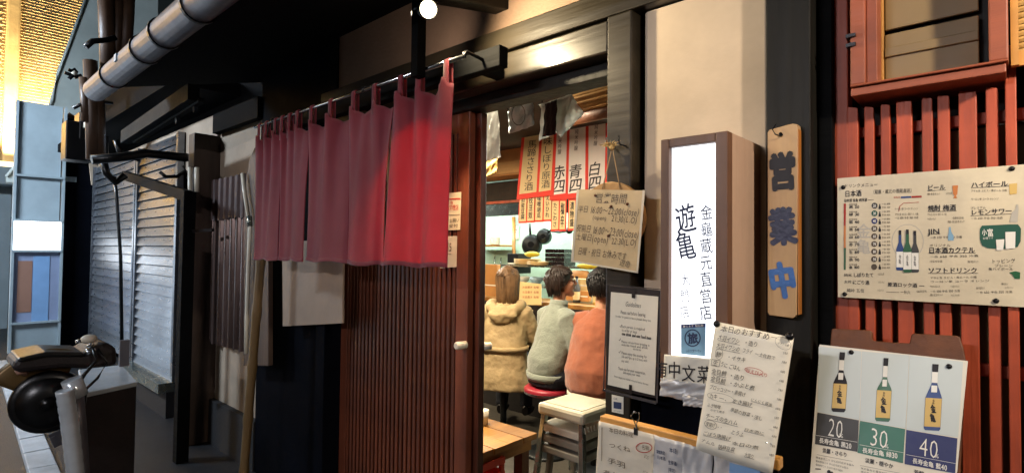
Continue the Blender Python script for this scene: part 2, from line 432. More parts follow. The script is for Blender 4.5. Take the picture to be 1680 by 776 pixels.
# interior shell
part(MB().box(-7.2, .3, 3.62, 3.72, 0, 2.6), 'kitchen_wall', 'mint_tile')
part(MB().box(-7.2, -3.62, .3, .4, 0, 2.6), 'inner_wall', 'interior_dark')
part(MB().box(-7.3, -7.2, .3, 3.7, 0, 2.6), 'inner_wall', 'interior_dark')
part(MB().box(.2, .3, .2, 3.7, 0, 2.6), 'inner_wall', 'interior_dark')
part(MB().box(-7.2, .2, .14, 3.62, 2.42, 2.5), 'ceiling', 'ceiling_dark')
part(MB().add([(-7.2, .12, .012), (.2, .12, .012), (.2, 3.62, .012), (-7.2, 3.62, .012)], [(0, 1, 2, 3)]), 'inner_floor', 'inner_floor')
part(MB().box(-2.66, -.95, .0, .2, .0, .04), 'threshold', 'black_wood')
part(MB().box(-.86, .2, .145, .2, 0, 2.5), 'inner_wall', 'interior_dark')

# gutter along the eave
gz_, gy = 2.36, -.80
g0 = P(162, 150, z=gz_); g1 = P(335, -5, z=gz_); gyy = (g0.y + g1.y) / 2
gut = thing('gutter_pipe', 'thick shiny grey round gutter running along the dark eave', 'gutter', (g0.x, gyy, gz_))
MB().loft([(g0.x, gyy, gz_), (1.1, gyy, gz_)], .062, 20).build('pipe', 'gutter_metal', gut, smooth=True)
for px in (190, 238, 268, 320):
    xx = P(px, 0, y=gyy).x
    xx = EYE.x + (P(px, (150 - (px - 162) * .9), z=gz_).x)
    MB().lathe([(.062, -.008), (.069, -.008), (.069, .008), (.062, .008)], (xx, gyy, gz_), (1, 0, 0), 20).build('strap', 'black_metal', gut)
s_ = MB(); cx = P(207, 100, z=gz_).x
for k in range(1): s_.box(cx - .02, cx + .02, gyy - .066, gyy - .058, gz_ - .015, gz_ + .02)
s_.build('price_tag', 'sticker_blue', gut)

# ================================================================== SLIDING DOOR
door = thing('sliding_door', 'dark brown slatted sliding door pushed open, half hidden under the red curtain', 'door', (-2.1, .09, .04))
yd = .07
xa, xb, xc = X(749, yd), X(768, yd), X(786, yd + .04)
MB().box(xa, xb, yd, yd + .035, .05, 2.034).build('stile', 'door_wood', door, bevel=.003)
MB().box(-2.662, -2.60, yd, yd + .035, .05, 2.034).build('stile', 'door_wood', door, bevel=.003)
for z_, h_ in ((.05, .12), (1.95, .084)): MB().box(-2.6, xa, yd + .002, yd + .033, z_, z_ + h_).build('rail', 'door_wood', door, bevel=.003)
zr = Z(690, 556, yd)
MB().box(-2.6, xa, yd + .012, yd + .03, zr - .02, zr + .012).build('rail', 'door_wood', door, bevel=.002)
MB().box(-2.6, xa, yd + .022, yd + .03, .17, 1.95).build('backing_board', 'door_wood', door)
n_ = 26; w_ = (xa + 2.6) / n_; pro = None
for k in range(n_):
    if pro is None: pro = MB().box(-2.6 + w_ * .22, -2.6 + w_ * .78, yd + .001, yd + .0215, .17, 1.95).build('slat', 'door_wood', door, bevel=.0015)
    else: twin(pro, 'slat', door, (k * w_, 0, 0))
hz = Z(764, 565, yd)
hp = P(764, 565, y=yd)
MB().lathe([(.011, 0), (.016, .002), (.0165, .05), (.011, .056)], (hp.x, yd, hz), (0, -1, 0), 14).build('handle', 'white_plastic', door, smooth=True)
inner = thing('sliding_door', 'brown door edge at the left jamb of the doorway with a white peg inside', 'door', (xc, .13, .04))
MB().box(xb - .03, xc, yd + .045, yd + .08, .05, 2.034).build('stile', 'door_wood', inner, bevel=.003)
MB().box(-2.62, xb - .03, yd + .05, yd + .075, .05, 2.034).build('panel', 'door_wood', inner)
ih = P(789, 565, y=yd + .1)
MB().lathe([(.012, 0), (.016, .002), (.016, .03), (.011, .034)], (xc - .005, yd + .08, ih.z), (.55, .8, 0), 12).build('handle', 'white_plastic', inner, smooth=True)
# notices on the door
S = hsheet(yd - .001)
def notice(poly, label, name='door_notice', m_='cream_paper', thick=.001):
    t = thing(name, label, 'notice', S.on(*poly[3], 0)); S.slab(mb := MB(), poly, thick, 0); mb.build('sheet', m_, t); return t
t = notice([(735, 317), (757, 315), (755, 377), (733, 378)], 'upper cream notice with red print on the door beside the red curtain')
mb = MB(); S.slab(mb, [(736, 326), (756, 325), (756, 327), (736, 328)], .002); S.write(mb, '禁煙店', (737, 341), (753, 340), 9, .002); S.write(mb, '19', (737, 333), (744, 333), 6, .002)
mb.build('lettering', 'red_ink', t); mb = MB(); S.write(mb, 'お願い', (738, 362), (754, 361), 7, .002); S.write(mb, '受付', (737, 371), (752, 370), 6, .002); S.line(mb, [(736, 353), (755, 352)], .8, .002); mb.build('lettering', 'ink', t)
t = notice([(734, 388), (750, 387), (749, 438), (722, 440)], 'lower white laminated notice on the door beside the red curtain', m_='laminate')
mb = MB(); S.line(mb, [(736, 398), (736, 412)], 1.2, .002); S.write(mb, '5', (737, 405), (742, 405), 14, .002); S.line(mb, [(734, 417), (741, 417)], 1, .002); mb.build('lettering', 'grey_ink', t)

# beige notice left of the door
S = hsheet(-.024); t = thing('wall_notice', 'blank beige notice board on the dark wall below the red curtain', 'notice', S.on(516, 534))
S.slab(mb := MB(), [(466, 395), (566, 395), (565, 530), (467, 535)], .012, 0); mb.build('board', 'notice_beige', t, bevel=.002)

# ================================================================== NOREN
yn = -.24
rodz = 2.112
rx0, rx1 = X(418, yn, 210), X(762, yn, 95)
rod = thing('curtain_rod', 'thin bright metal rod carrying the red curtain', 'rod', (rx1, yn, rodz))
MB().loft([(rx0, yn, rodz), (rx1, yn, rodz)], .008, 12).build('pole', 'steel', rod, smooth=True)
for xk in (rx1 + .012, X(598, yn, 160), X(450, yn, 200)):
    MB().loft([(xk, -.165, rodz + .005), (xk, yn, rodz + .012), (xk, yn - .013, rodz + .006), (xk, yn - .01, rodz - .012)], .006, 8).build('hook', 'black_metal', rod, smooth=True)
railx = X(831, -.13, 90)
rb = thing('signboard_rail', 'long square black bar above the doorway behind the curtain rod', 'rail', (railx, -.16, 2.07))
MB().box(-3.15, railx, -.165, -.122, 2.08, 2.152).build('bar', 'rail_black', rb, bevel=.003)
for xk in (-1.42, -2.2, -3.0): MB().box(xk - .02, xk + .02, -.122, -.015, 2.095, 2.14).build('bracket', 'rail_black', rb)

nor = thing('noren_curtain', 'dark red five panel shop curtain hanging from the rod over the door', 'curtain', (-2.25, yn, 1.39))
edges = [(742, 0), (640, .0), (575, .0), (505, .0), (462, 0), (421, .0)]
nx = [X(e[0], yn, 402) for e in edges]
ztop = 2.032; zbot = [1.388, 1.386, 1.392, 1.392, 1.39]
tabs_px = [[735, 689, 660], [617, 583], [545, 514], [491, 478, 466], [455, 440, 429]]
for i in range(5):
    a, b = nx[i + 1], nx[i]
    tabs = [X(q, yn, 150) for q in tabs_px[i]]
    ph = random.uniform(0, 6); amp = [.017, .017, .013, .012, .011][i]; nf = [1.3, 1.1, 1.0, .95, 1.0][i]
    def cloth(u, v, a=a, b=b, tabs=tabs, ph=ph, amp=amp, nf=nf, i=i):
        x = a + (b - a) * u
        dn = min(abs(x - t_) for t_ in tabs)
        sag = min(.022, 4 * dn * dn)
        top = ztop - .0 - sag * 1.0 + (.02 if dn < .012 else 0)
        zb = zbot[i] + .004 * math.sin(u * 9 + i)
        z = top + (zb - top) * v
        pull = math.exp(-v * 3.2)
        fold = math.sin(u * nf * 2 * PI + ph + .35 * math.sin(v * 3 + i)) * amp * (.55 + .55 * v) + math.sin(u * nf * 4.7 * PI + ph * 2 + v) * amp * .35 * (1 - .4 * v)
        fold -= pull * .02 * math.cos(min(dn / .06, 1) * PI)
        xx = x + math.sin(u * nf * 2 * PI + ph + 1.2) * .012 * v + (u - .5) * -.016 * math.sin(v * PI) + (.012 * (.5 - u) * v)
        return (xx, yn - .006 + fold * .75 - .012 * v, z)
    pn = MB().grid(cloth, 40, 34).build('panel', 'noren_cloth', nor, smooth=True, solid=.0016)
    MB().grid(lambda u, v, f=cloth: tuple(q + d for q, d in zip(f(u, .975 + .025 * v), (0, -.0025 if v >= 0 else 0, 0))), 40, 2).build('hem', 'noren_cloth', pn, smooth=True, solid=.003)
    for t_ in tabs:
        hw = .017; pts = []
        def loop(u, v, t_=t_, hw=hw):
            an = -PI * .08 + v * PI * 1.16 * 1
            if v < .3: k = v / .3; p_ = (yn - .010, ztop - .035 + (rodz - ztop + .035) * k)
            elif v > .7: k = (v - .7) / .3; p_ = (yn + .010, rodz + (ztop - .035 - rodz) * k)
            else: an = PI * (v - .3) / .4; p_ = (yn - .010 * math.cos(an), rodz + .010 * math.sin(an))
            pinch = 1 - .25 * math.sin(v * PI)
            return (t_ + (u - .5) * 2 * hw * pinch, p_[0], p_[1])
        MB().grid(loop, 2, 16).build('loop', 'noren_cloth', pn, smooth=True, solid=.002)

# ================================================================== SPOT LAMP on a hanging post
L = P(701, 16, y=-.33)
lp = thing('spot_lamp', 'lit twin spot lamp clamped on a black hanging post above the curtain', 'lamp', (L.x, -.3, 2.1))
pc = P(689, 60, y=-.275); wpost = .038
MB().box(pc.x - wpost / 2, pc.x + wpost / 2, -.30, -.262, 2.07, 2.56).build('post', 'rail_black', lp, bevel=.002)
def head(c, aim, r):
    d = (V(aim) - V(c)).normalized()
    sh = MB().lathe([(.012, -.07), (r * .7, -.06), (r * 1.02, -.0), (r * 1.0, .012), (r * .93, .012), (r * .9, 0)], c, d, 18).build('lamp_shade', 'black_metal', lp, smooth=True)
    MB().ball(V(c) + d * .004, r * .86, 14, 9).build('bulb', 'bulb', sh, smooth=True)
    return V(c) + d * .06
c1 = P(702, 16, y=-.325); c2 = P(682, 22, y=-.235)
a1 = V((-1.05, -.01, 2.1)); a2 = V((-2.3, -.01, 2.2))
e1_ = head(c1, V((-.75, -.6, 2.0)), .034)
e2_ = head(c2, V((-1.0, -.8, 1.9)), .019)
MB().loft([c1 + V((-.02, .02, .03)), (pc.x, -.3, c1.z + .04)], .007, 8).build('arm', 'black_metal', lp)
MB().loft([c2 + V((0, -.004, .02)), (pc.x, -.26, c2.z + .03)], .006, 8).build('arm', 'black_metal', lp)
lamp('spot_light', 'SPOT', e1_, 42, (1, .8, .5), .022, aim=a1, spot=150, blend=.8)
lamp('spot_light', 'SPOT', e2_ + V((-.03, .02, 0)), 3, (1, .8, .62), .02, aim=(-2.1, .03, 2.4), spot=150, blend=.8)
# small downlight behind the curtain, hung from the back of the black bar
dx_, dy_, dz_ = -1.69, -.05, 2.02
d_ = thing('curtain_downlight', 'small warm spot fixed to the beam behind the red curtain', 'lamp', (dx_, dy_, dz_))
ad_ = (V((-1.56, -.24, 1.42)) - V((dx_, dy_, dz_))).normalized()
MB().lathe([(.012, -.04), (.017, -.03), (.018, .012), (.015, .012), (.013, -.02)], (dx_, dy_, dz_), ad_, 16).build('housing', 'black_metal', d_)
MB().loft([V((dx_, dy_, dz_)) - ad_ * .035, (dx_, -.012, 2.1)], .004, 6).build('stem', 'black_metal', d_)
MB().lathe([(.0001, 0), (.0125, 0), (.0125, -.002), (.0001, -.002)], (dx_, dy_, dz_), ad_, 16).build('bulb', 'warm_lamp', d_)
lamp('down_light', 'SPOT', V((dx_, dy_, dz_)) + ad_ * .016, 110, (1, .7, .42), .02, aim=(-1.56, -.24, 1.38), spot=104, blend=1)
# ================================================================== RED LATTICE AND BAY WINDOW (right)
yl = .06
lat = thing('red_lattice', 'vermilion wooden lattice of square slats on the right of the black post', 'lattice', (.2, yl, 0))
MB().box(X(1365, yl), X(1393, yl), yl, yl + .05, 0, 2.75).build('post', 'red_wood', lat, bevel=.003)
sl = [(1391, 1409, 174), (1419, 1435, 173), (1446, 1462, 169), (1472, 1498, 163), (1514, 1532, 158), (1540, 1560, 154), (1575, 1605, 147), (1620, 1641, 141)]
def slat(x0, x1, zt, y=yl, dep=.03, tip=.055):
    a = [(x0, y, 0), (x1, y, 0), (x1, y, zt - tip * .1), (x0, y, zt)]
    b = [(x0, y + dep, 0), (x1, y + dep, 0), (x1, y + dep, zt - tip), (x0, y + dep, zt - tip)]
    return MB().hull8(a, b).build('slat', 'red_wood', lat, bevel=.002)
for x0, x1, ty in sl: slat(X(x0, yl), X(x1, yl), Z((x0 + x1) / 2, ty, yl))
slat(X(1652, yl - .012), X(1671, yl - .012), Z(1660, 71, yl - .012), yl - .012, .042)
xr = X(1671, yl)
for k in range(11): slat(xr + .028 + k * .043, xr + .028 + k * .043 + (.034 if k % 3 == 2 else .02), Z(1641, 141, yl))
z1, z2 = Z(1530, 213, yl + .03), Z(1530, 190, yl + .03)
for zz in (1.82, ):
    MB().box(X(1393, yl), .5, yl + .031, yl + .05, z1 - .0, z1 + .026).build('rail', 'red_wood', lat, bevel=.002)
zb = Z(1620, 606, yl + .03)
MB().box(X(1393, yl), .5, yl + .031, yl + .05, zb - .016, zb + .012).build('rail', 'red_wood', lat, bevel=.002)
MB().box(X(1393, yl), .5, yl + .0, yl + .05, .1, .25).build('rail', 'red_wood', lat, bevel=.002)
# window behind the lattice
win = thing('shop_window', 'dim grey panelled window glimpsed behind the red lattice', 'window', (.1, .17, .2))
MB().box(X(1393, yl), .55, .128, .135, .25, z1 + .0).build('glass', 'window_glass', win)
for k, (x0, x1) in enumerate([(1409, 1418), (1432, 1448), (1455, 1473), (1497, 1513), (1545, 1574), (1600, 1622), (1640, 1656)]):
    MB().box(X(x0 - 2, .116), X(x1 + 2, .116), .116, .126, .5 if k % 2 else .3, z1 - .004).build('panel', 'window_grey', win)
MB().box(X(1393, yl), .55, .2, .22, .0, 2.7).build('backing', 'interior_dark', win)
# bay window box above
bay = thing('bay_window', 'weathered red framed bay window box above the lattice with beige shutter boards', 'window', (-.1, 0, 1.8))
yb = -.02
x0, x1 = X(1395, yb, 150), X(1655, yb, 100); zb0 = Z(1395, 158, yb); zbt = 2.6
xi0, xi1 = X(1438, yb, 100), X(1622, yb, 80); zi = Z(1440, 133, yb)
MB().box(x0, xi0 - .022, yb, yb + .16, zi, zbt).build('frame_post', 'red_wood_bay', bay, bevel=.003)
MB().box(xi1, x1, yb, yb + .16, zi, zbt).build('frame_post', 'red_wood_bay', bay, bevel=.003)
MB().box(xi0 - .022, xi0, yb + .012, yb + .1, zi, zbt).build('inner_frame', 'red_wood_bay', bay, bevel=.002)
MB().box(x0, x1, yb - .004, yb + .16, zb0 + .02, zi).build('sill', 'red_wood_bay', bay, bevel=.003)
MB().box(x0, x1 - .004, yb + .004, yb + .16, zb0, zb0 + .018).build('sill_strip', 'red_wood_bay', bay, bevel=.002)
MB().box(xi0, xi1, yb + .1, yb + .13, zi, zbt).build('backing', 'black_wood', bay)
yp = yb + .075
xp0, xp1 = X(1452, yp, 100), X(1606, yp, 60); zc = Z(1530, 37, yp)
MB().box(xp0, xp1, yp, yp + .012, zi - .002, zc - .006).build('shutter_board', 'window_grey', bay, bevel=.002)
MB().box(xp0, xp1, yp + .004, yp + .014, zc + .006, zbt).build('shutter_board', 'window_grey', bay, bevel=.002)
MB().box(xp0, xp1, yp - .007, yp - .001, zc - .062, zc - .04).build('batten', 'window_grey', bay, bevel=.002)
MB().box(xp0 - .009, xp0 - .002, yp - .012, yp + .01, zi, zbt).build('pull_rod', 'pale_wood', bay, bevel=.001)
for zz in (Z(1395, 60, yb), Z(1395, 75, yb)):
    MB().box(x0 - .008, x0 + .012, yb - .006, yb + .02, zz - .004, zz + .004).build('hinge', 'black_metal', bay)
# wicker screen at the far right
wk = thing('wicker_screen', 'golden woven reed screen at the upper right beside the bay window', 'screen', (X(1690, .02), .03, 1.8))
wx0 = X(1658, .03, 60); MB().box(wx0, wx0 + .012, .01, .03, Z(1660, 112, .03), 2.5).build('frame', 'pale_wood', wk)
MB().box(wx0 + .012, wx0 + .3, .02, .03, Z(1660, 112, .03), Z(1660, 88, .03)).build('frame', 'pale_wood', wk)
mb = MB(); zz = Z(1660, 88, .03)
while zz < 2.4: mb.loft([(wx0 + .012, .03, zz), (wx0 + .16, .022, zz + .006), (wx0 + .3, .03, zz)], .006, 6); zz += .0125
mb.build('reeds', 'wicker', wk, kind='stuff')

# ================================================================== DRINKS MENU
S = hsheet(.042)
dm = thing('drinks_menu', 'wide cream drinks menu poster pinned across the red lattice', 'poster', S.on(1540, 495))
S.slab(mb := MB(), [(1374, 293), (1720, 267), (1720, 506), (1375, 487)], .0015, 0); mb.build('sheet', 'cream_paper', dm)
def z3(x, y): return (1360 + x / 2.875, 250 + y / 2.875)
def W(mb, t, x0, y0, x1, y1, h, bold=0, **k): S.write(mb, t, z3(x0, y0), z3(x1, y1), h / 2.875, .0022, bold, **k)
mb = MB()
W(mb, 'ドリンクメニュー', 72, 160, 232, 152, 18); W(mb, '日本酒', 75, 197, 155, 192, 30, .01); W(mb, '（蔵直・蔵元の酒蔵直送）', 200, 188, 402, 180, 20)
W(mb, '日本酒 金亀 純米酒 ――', 72, 228, 212, 223, 15, .01)
W(mb, 'ビール', 465, 168, 550, 164, 26, .012); W(mb, 'ハイボール', 670, 155, 845, 148, 28, .012)
W(mb, '焼酎 梅酒', 467, 264, 600, 260, 28, .012); W(mb, 'レモンサワー', 668, 284, 865, 276, 28, .012)
W(mb, 'JIN', 468, 374, 524, 372, 26, .01); W(mb, '日本酒カクテル', 470, 462, 690, 460, 28, .012); W(mb, 'ソフトドリンク', 468, 556, 702, 556, 26, .012)
W(mb, 'しぼりたて', 115, 578, 212, 578, 20, .01); W(mb, 'にごり酒', 112, 612, 192, 614, 20, .01); W(mb, '純米', 72, 578, 110, 578, 16); W(mb, '大吟', 72, 610, 108, 611, 16)
W(mb, '純吟 五位', 85, 650, 168, 652, 18); W(mb, '原酒ロック酒 ―', 278, 622, 450, 628, 20, .01); W(mb, '―――― 一升六', 270, 656, 385, 660, 18); W(mb, 'オリジナル', 475, 440, 575, 438, 14); W(mb, 'プレミアム', 668, 264, 740, 261, 12)
W(mb, 'トッピング', 765, 514, 880, 510, 20); W(mb, 'プレーン', 780, 534, 868, 534, 14); W(mb, '角ハイボール', 752, 550, 870, 550, 14)
names = ['黒 20', '緑 30', '藍 40', '茶 50', '白 60', '赤 70', '生 80', '鉄 90', '金 100']
for k in range(9):
    y = 258 + k * 35.5
    W(mb, '長寿金亀', 95, y - 12, 135, y - 13, 7); W(mb, names[k], 95, y, 145, y - 1, 14, .01)
    W(mb, '一合 800', 250, y - 14, 290, y - 15, 9); W(mb, '半合 420', 250, y + 2, 290, y + 1, 9)
    S.slab(mb, [z3(238, y - 14), z3(243, y - 14), z3(243, y - 6), z3(246, y - 2), z3(246, y + 10), z3(235, y + 10), z3(235, y - 2), z3(238, y - 6)], .0022)
for (x, y, n, wd) in [(465, 198, 2, 60), (550, 195, 2, 30), (670, 183, 1, 170), (670, 222, 2, 130), (465, 294, 2, 90), (465, 315, 1, 40), (560, 328, 2, 80), (580, 310, 1, 55), (670, 312, 1, 150), (478, 402, 2, 150), (475, 492, 2, 230), (475, 514, 1, 60), (655, 516, 1, 50),
                     (478, 592, 2, 220), (478, 610, 2, 280), (478, 632, 1, 45), (575, 632, 1, 40), (478, 655, 2, 140), (478, 672, 1, 60), (575, 674, 1, 40), (695, 640, 1, 40), (695, 660, 2, 170), (830, 638, 1, 40), (815, 620, 1, 30), (310, 268, 1, 110), (312, 293, 2, 110), (312, 310, 2, 110), (230, 574, 2, 30), (232, 612, 2, 30), (230, 650, 2, 30), (410, 655, 1, 50)]:
    W(mb, random.choice(['アサヒ生 エビス・黒ビール 小瓶', 'ウーロン茶 コーラ オレンジ', '黒糖・麦 550 芋 ロック', '一合 650 半合 350 冷酒']), x, y, x + wd, y - wd * .02, 11)
for (x0, y0, x1, y1) in [(465, 182, 552, 178), (670, 168, 848, 160), (467, 280, 602, 277), (668, 300, 868, 290), (466, 386, 525, 385), (470, 476, 692, 474), (468, 570, 704, 570)]: S.line(mb, [z3(x0, y0), z3(x1, y1)], .7, .0022)
mb.build('lettering', 'ink', dm)
mb = MB(); S.column(mb, '金亀', z3(165, 335), z3(163, 480), 24, off=.0018, bold=.01); S.oval(mb, *z3(372, 420), 26, 28, 1, .0018); mb.build('watermark', 'watermark', dm)
mb = MB()
for k, mm in enumerate(['charcoal_print', 'dark_green', 'navy_print'] + ['grey_ink'] * 6):
    q = MB(); S.disc(q, *z3(216 - k * .3, 252 + k * 36), 5, .0022); q.build('badge', mm, dm)
q = MB()
for k in range(9): W(q, str(20 + 10 * k), 209, 252 + k * 36, 223, 252 + k * 36, 14, .01) if k < 8 else None
for v in q.v: v += S.n * .0004
q.build('lettering', 'white_print', dm)
for k, mm in enumerate(['red_ink', 'orange_print', 'bottle_green']):
    q = MB(); y0 = 242 + k * 104; S.slab(q, [z3(71, y0), z3(81, y0), z3(80, y0 + 104), z3(71, y0 + 104)], .0022); q.build('scale_bar', mm, dm)
q = MB(); S.line(q, [z3(390, 211), z3(438, 209)], 3, .0022); S.line(q, [z3(330, 280), z3(334, 255), z3(352, 240), z3(425, 236)], .8, .0022); W(q, '炭酸割', 305, 213, 338, 212, 10); q.build('accent', 'red_ink', dm)
q = MB(); S.line(q, [z3(340, 213), z3(388, 211)], 3, .0022); q.build('accent', 'bottle_blue', dm)
for (cx, top, bot, wd, mm) in [(336, 368, 556, 36, 'bottle_blue'), (406, 370, 566, 38, 'charcoal_print'), (371, 364, 566, 40, 'bottle_green')]:
    of = .0024 if mm != 'bottle_green' else .0034
    q = MB(); n = wd * .16; h = wd / 2; ys = top + (bot - top) * .3; yq = top + (bot - top) * .48
    S.slab(q, [z3(cx - n, top), z3(cx + n, top), z3(cx + n * 1.2, ys), z3(cx + h, yq), z3(cx + h, bot - 4), z3(cx + h - 5, bot), z3(cx - h + 5, bot), z3(cx - h, bot - 4), z3(cx - h, yq), z3(cx - n * 1.2, ys)], of); q.build('bottle_picture', mm, dm)
    q = MB(); S.slab(q, [z3(cx - h * .95, yq + 10), z3(cx + h * .95, yq + 10), z3(cx + h * .95, bot - 14), z3(cx - h * .95, bot - 14)], of + .0003); q.build('bottle_label', 'white_print', dm)
    q = MB(); S.column(q, '金亀', z3(cx, yq + 22), z3(cx, bot - 30), 4, off=of + .0006); S.slab(q, [z3(cx - n, top), z3(cx + n, top), z3(cx + n, top + 22), z3(cx - n, top + 22)], of + .0003); q.build('lettering', 'ink', dm)
q = MB(); S.slab(q, [z3(582, 158), z3(609, 156), z3(606, 196), z3(600, 206), z3(606, 216), z3(586, 217), z3(592, 206), z3(586, 197)], .0024); q.build('beer_picture', 'orange_print', dm)
q = MB(); S.slab(q, [z3(850, 150), z3(888, 146), z3(886, 196), z3(852, 200)], .0024); q.build('highball_picture', 'gold_print', dm)
q = MB(); S.slab(q, [z3(884, 246), z3(893, 246), z3(894, 268), z3(890, 330), z3(852, 330), z3(862, 285), z3(880, 268)], .0024); q.build('bottle_picture', 'watermark', dm)
q = MB(); S.slab(q, [z3(567, 352), z3(574, 352), z3(578, 376), z3(588, 392), z3(588, 416), z3(562, 416), z3(562, 392), z3(566, 376)], .0024); q.build('bottle_picture', 'sticker_blue', dm)
q = MB(); S.slab(q, [z3(712, 362), z3(722, 346), z3(760, 344), z3(850, 340), z3(892, 340), z3(906, 360), z3(904, 420), z3(890, 446), z3(820, 456), z3(750, 452), z3(722, 440), z3(712, 410)], .0024); q.build('banner_picture', 'dark_green', dm)
q = MB(); S.slab(q, [z3(832, 376), z3(880, 374), z3(878, 452), z3(834, 456)], .003); S.slab(q, [z3(788, 412), z3(828, 410), z3(822, 460), z3(792, 462)], .003); W(q, '小', 722, 378, 744, 377, 30, .01); W(q, '富', 746, 380, 776, 378, 36, .01); W(q, 'お得です', 726, 406, 776, 404, 11)
for v in q.v: v += S.n * .0006
q.build('lettering', 'white_print', dm)
q = MB(); S.slab(q, [z3(850, 566), z3(880, 560), z3(902, 566), z3(900, 596), z3(876, 596), z3(866, 578)], .0024); q.build('lemon_picture', 'bottle_green', dm)
for p_ in ((68, 166), (862, 78), (75, 668), (788, 700)): S.pin(*z3(*p_), dm, .0055)

# ================================================================== BOTTLE POSTER on its wooden board
y1 = -.045
S = Sheet(P(1345, 565, y=y1), P(1588, 592, y=y1), P(1330, 776, y=y1 - .075))
def z4(x, y): return (1300 + x / 2.713, 490 + y / 2.713)
bd = thing('notched_board', 'worn brown wooden stand board with a notched top behind the bottle poster', 'board', S.on(1460, 776))
S.slab(mb := MB(), [z4(165, 215), z4(172, 135), z4(180, 130), z4(345, 138), z4(352, 145), z4(352, 178), z4(360, 185), z4(440, 192), z4(520, 196), z4(528, 160), z4(535, 152), z4(730, 162), z4(745, 170), z4(760, 215), z4(772, 275), z4(740, 900), z4(60, 900)], -.004, -.022); mb.build('board', 'brown_board', bd, bevel=.003)
bp_ = thing('bottle_poster', 'white poster of three sake bottles over dark, green and blue panels on a wooden board', 'poster', S.on(1460, 776))
S.slab(mb := MB(), [(1345, 565), (1588, 592), (1562, 860), (1323, 860)], .0015, 0); mb.build('sheet', 'paper', bp_)
for poly in ([(118, 212), (308, 234), (299, 538), (113, 503)], [(310, 234), (520, 252), (504, 576), (302, 540)], [(522, 252), (760, 280), (738, 616), (508, 580)]):
    S.slab(mb := MB(), [z4(*q) for q in poly], .0019); mb.build('photo_panel', 'sky_print', bp_)
for poly, mm in (([(113, 505), (297, 540), (290, 680), (102, 645)], 'charcoal_print'), ([(302, 542), (503, 579), (493, 730), (291, 684)], 'green_print'), ([(508, 582), (735, 620), (725, 776), (500, 734)], 'navy_print')):
    S.slab(mb := MB(), [z4(*q) for q in poly], .0022); mb.build('colour_panel', mm, bp_)
for cx, cb, top, nb, sh, bot, hw, nw, tilt, mm in ((224, 206, 238, 322, 372, 503, 31, 11, 0, 'ink'), (418, 402, 264, 352, 402, 545, 33, 10, 0, 'bottle_green'), (638, 622, 291, 378, 436, 585, 37, 13, 0, 'bottle_blue')):
    dx = cb - cx
    def q_(x, y): return z4(cx + x + dx * (y - top) / (bot - top), y + x * .06)
    out = [q_(-nw, top), q_(nw, top), q_(nw, nb), q_(nw * 1.4, nb + 14), q_(hw * .9, sh - 6), q_(hw, sh + 6), q_(hw, bot - 8), q_(hw - 6, bot), q_(-hw + 6, bot), q_(-hw, bot - 8), q_(-hw, sh + 6), q_(-hw * .9, sh - 6), q_(-nw * 1.4, nb + 14), q_(-nw, nb)]
    S.slab(mb := MB(), out, .0026); mb.build('bottle_picture', mm, bp_)
    S.slab(mb := MB(), [q_(-hw + 1, sh + 6), q_(hw - 1, sh + 6), q_(hw - 1, bot - 16), q_(-hw + 1, bot - 16)], .003); mb.build('bottle_label', 'gold_print', bp_)
    mb = MB(); S.slab(mb, [q_(-nw, top + 35), q_(nw, top + 35), q_(nw, nb - 4), q_(-nw, nb - 4)], .003); S.slab(mb, [q_(-nw, nb + 8), q_(nw, nb + 8), q_(nw, nb + 38), q_(-nw, nb + 38)], .003); mb.build('neck_label', 'white_print', bp_)
    mb = MB(); S.column(mb, '金亀', q_(0, sh + 34), q_(0, bot - 36), 8, off=.0034, bold=.02); S.column(mb, '長寿', q_(0, sh + 12), q_(0, sh + 34), 4, off=.0034); mb.build('lettering', 'ink', bp_); mb = MB(); S.slab(mb, [q_(-nw - 1, top), q_(nw + 1, top), q_(nw, top + 34), q_(-nw, top + 34)], .003); mb.build('bottle_cap', 'ink', bp_)
mb = MB()
for (t_, x0, y0, x1, y1_, lx0, ly0, lx1, ly1, sub, sx0, sy0, sx1, sy1) in (('20', 160, 566, 230, 582, 105, 606, 290, 637, '長寿金亀 黒20', 120, 628, 265, 655), ('30', 345, 608, 432, 628, 300, 648, 496, 684, '長寿金亀 緑30', 312, 672, 470, 698), ('40', 565, 652, 655, 672, 508, 692, 728, 732, '長寿金亀 藍40', 535, 718, 690, 752)):
    S.write(mb, t_, z4(x0, y0), z4(x1, y1_), 84 / 2.713, .0028, -.012); S.line(mb, [z4(lx0, ly0), z4(lx1, ly1)], .5, .0028); S.write(mb, sub, z4(sx0, sy0), z4(sx1, sy1), 9, .0028, .01)
    S.write(mb, '%', z4(x1 - 20, y1_ + 24), z4(x1 - 1, y1_ + 28), 7, .0032); mb.build('lettering', 'white_print', bp_); mb = MB()
mb = MB()
S.write(mb, '淡麗・さらり', z4(135, 672), z4(245, 695), 8, .002, .012); S.write(mb, '淡麗・穏やか', z4(325, 716), z4(450, 745), 8, .002, .012); S.write(mb, '芳醇・まろ', z4(540, 768), z4(660, 795), 8, .002, .012)
for k in range(3): S.write(mb, '精米歩合二十 ひと口で広がる旨み', z4(105, 704 + k * 16), z4(275 - k * 25, 740 + k * 12), 3.6, .002); S.write(mb, '米の旨みと香りが調和した酒', z4(305, 752 + k * 15), z4(480, 790 + k * 15), 3.6, .002)
S.line(mb, [z4(110, 692), z4(268, 722)], .4, .002); S.line(mb, [z4(302, 740), z4(480, 775)], .4, .002)
S.line(mb, [z4(103, 755), z4(128, 757)], 1.6, .002); S.disc(mb, *z4(163, 768), 3, .002); S.disc(mb, *z4(175, 775), 3, .002)
mb.build('lettering', 'ink', bp_)
for p_ in ((263, 238), (698, 301)): S.pin(*z4(*p_), bp_, .0055)

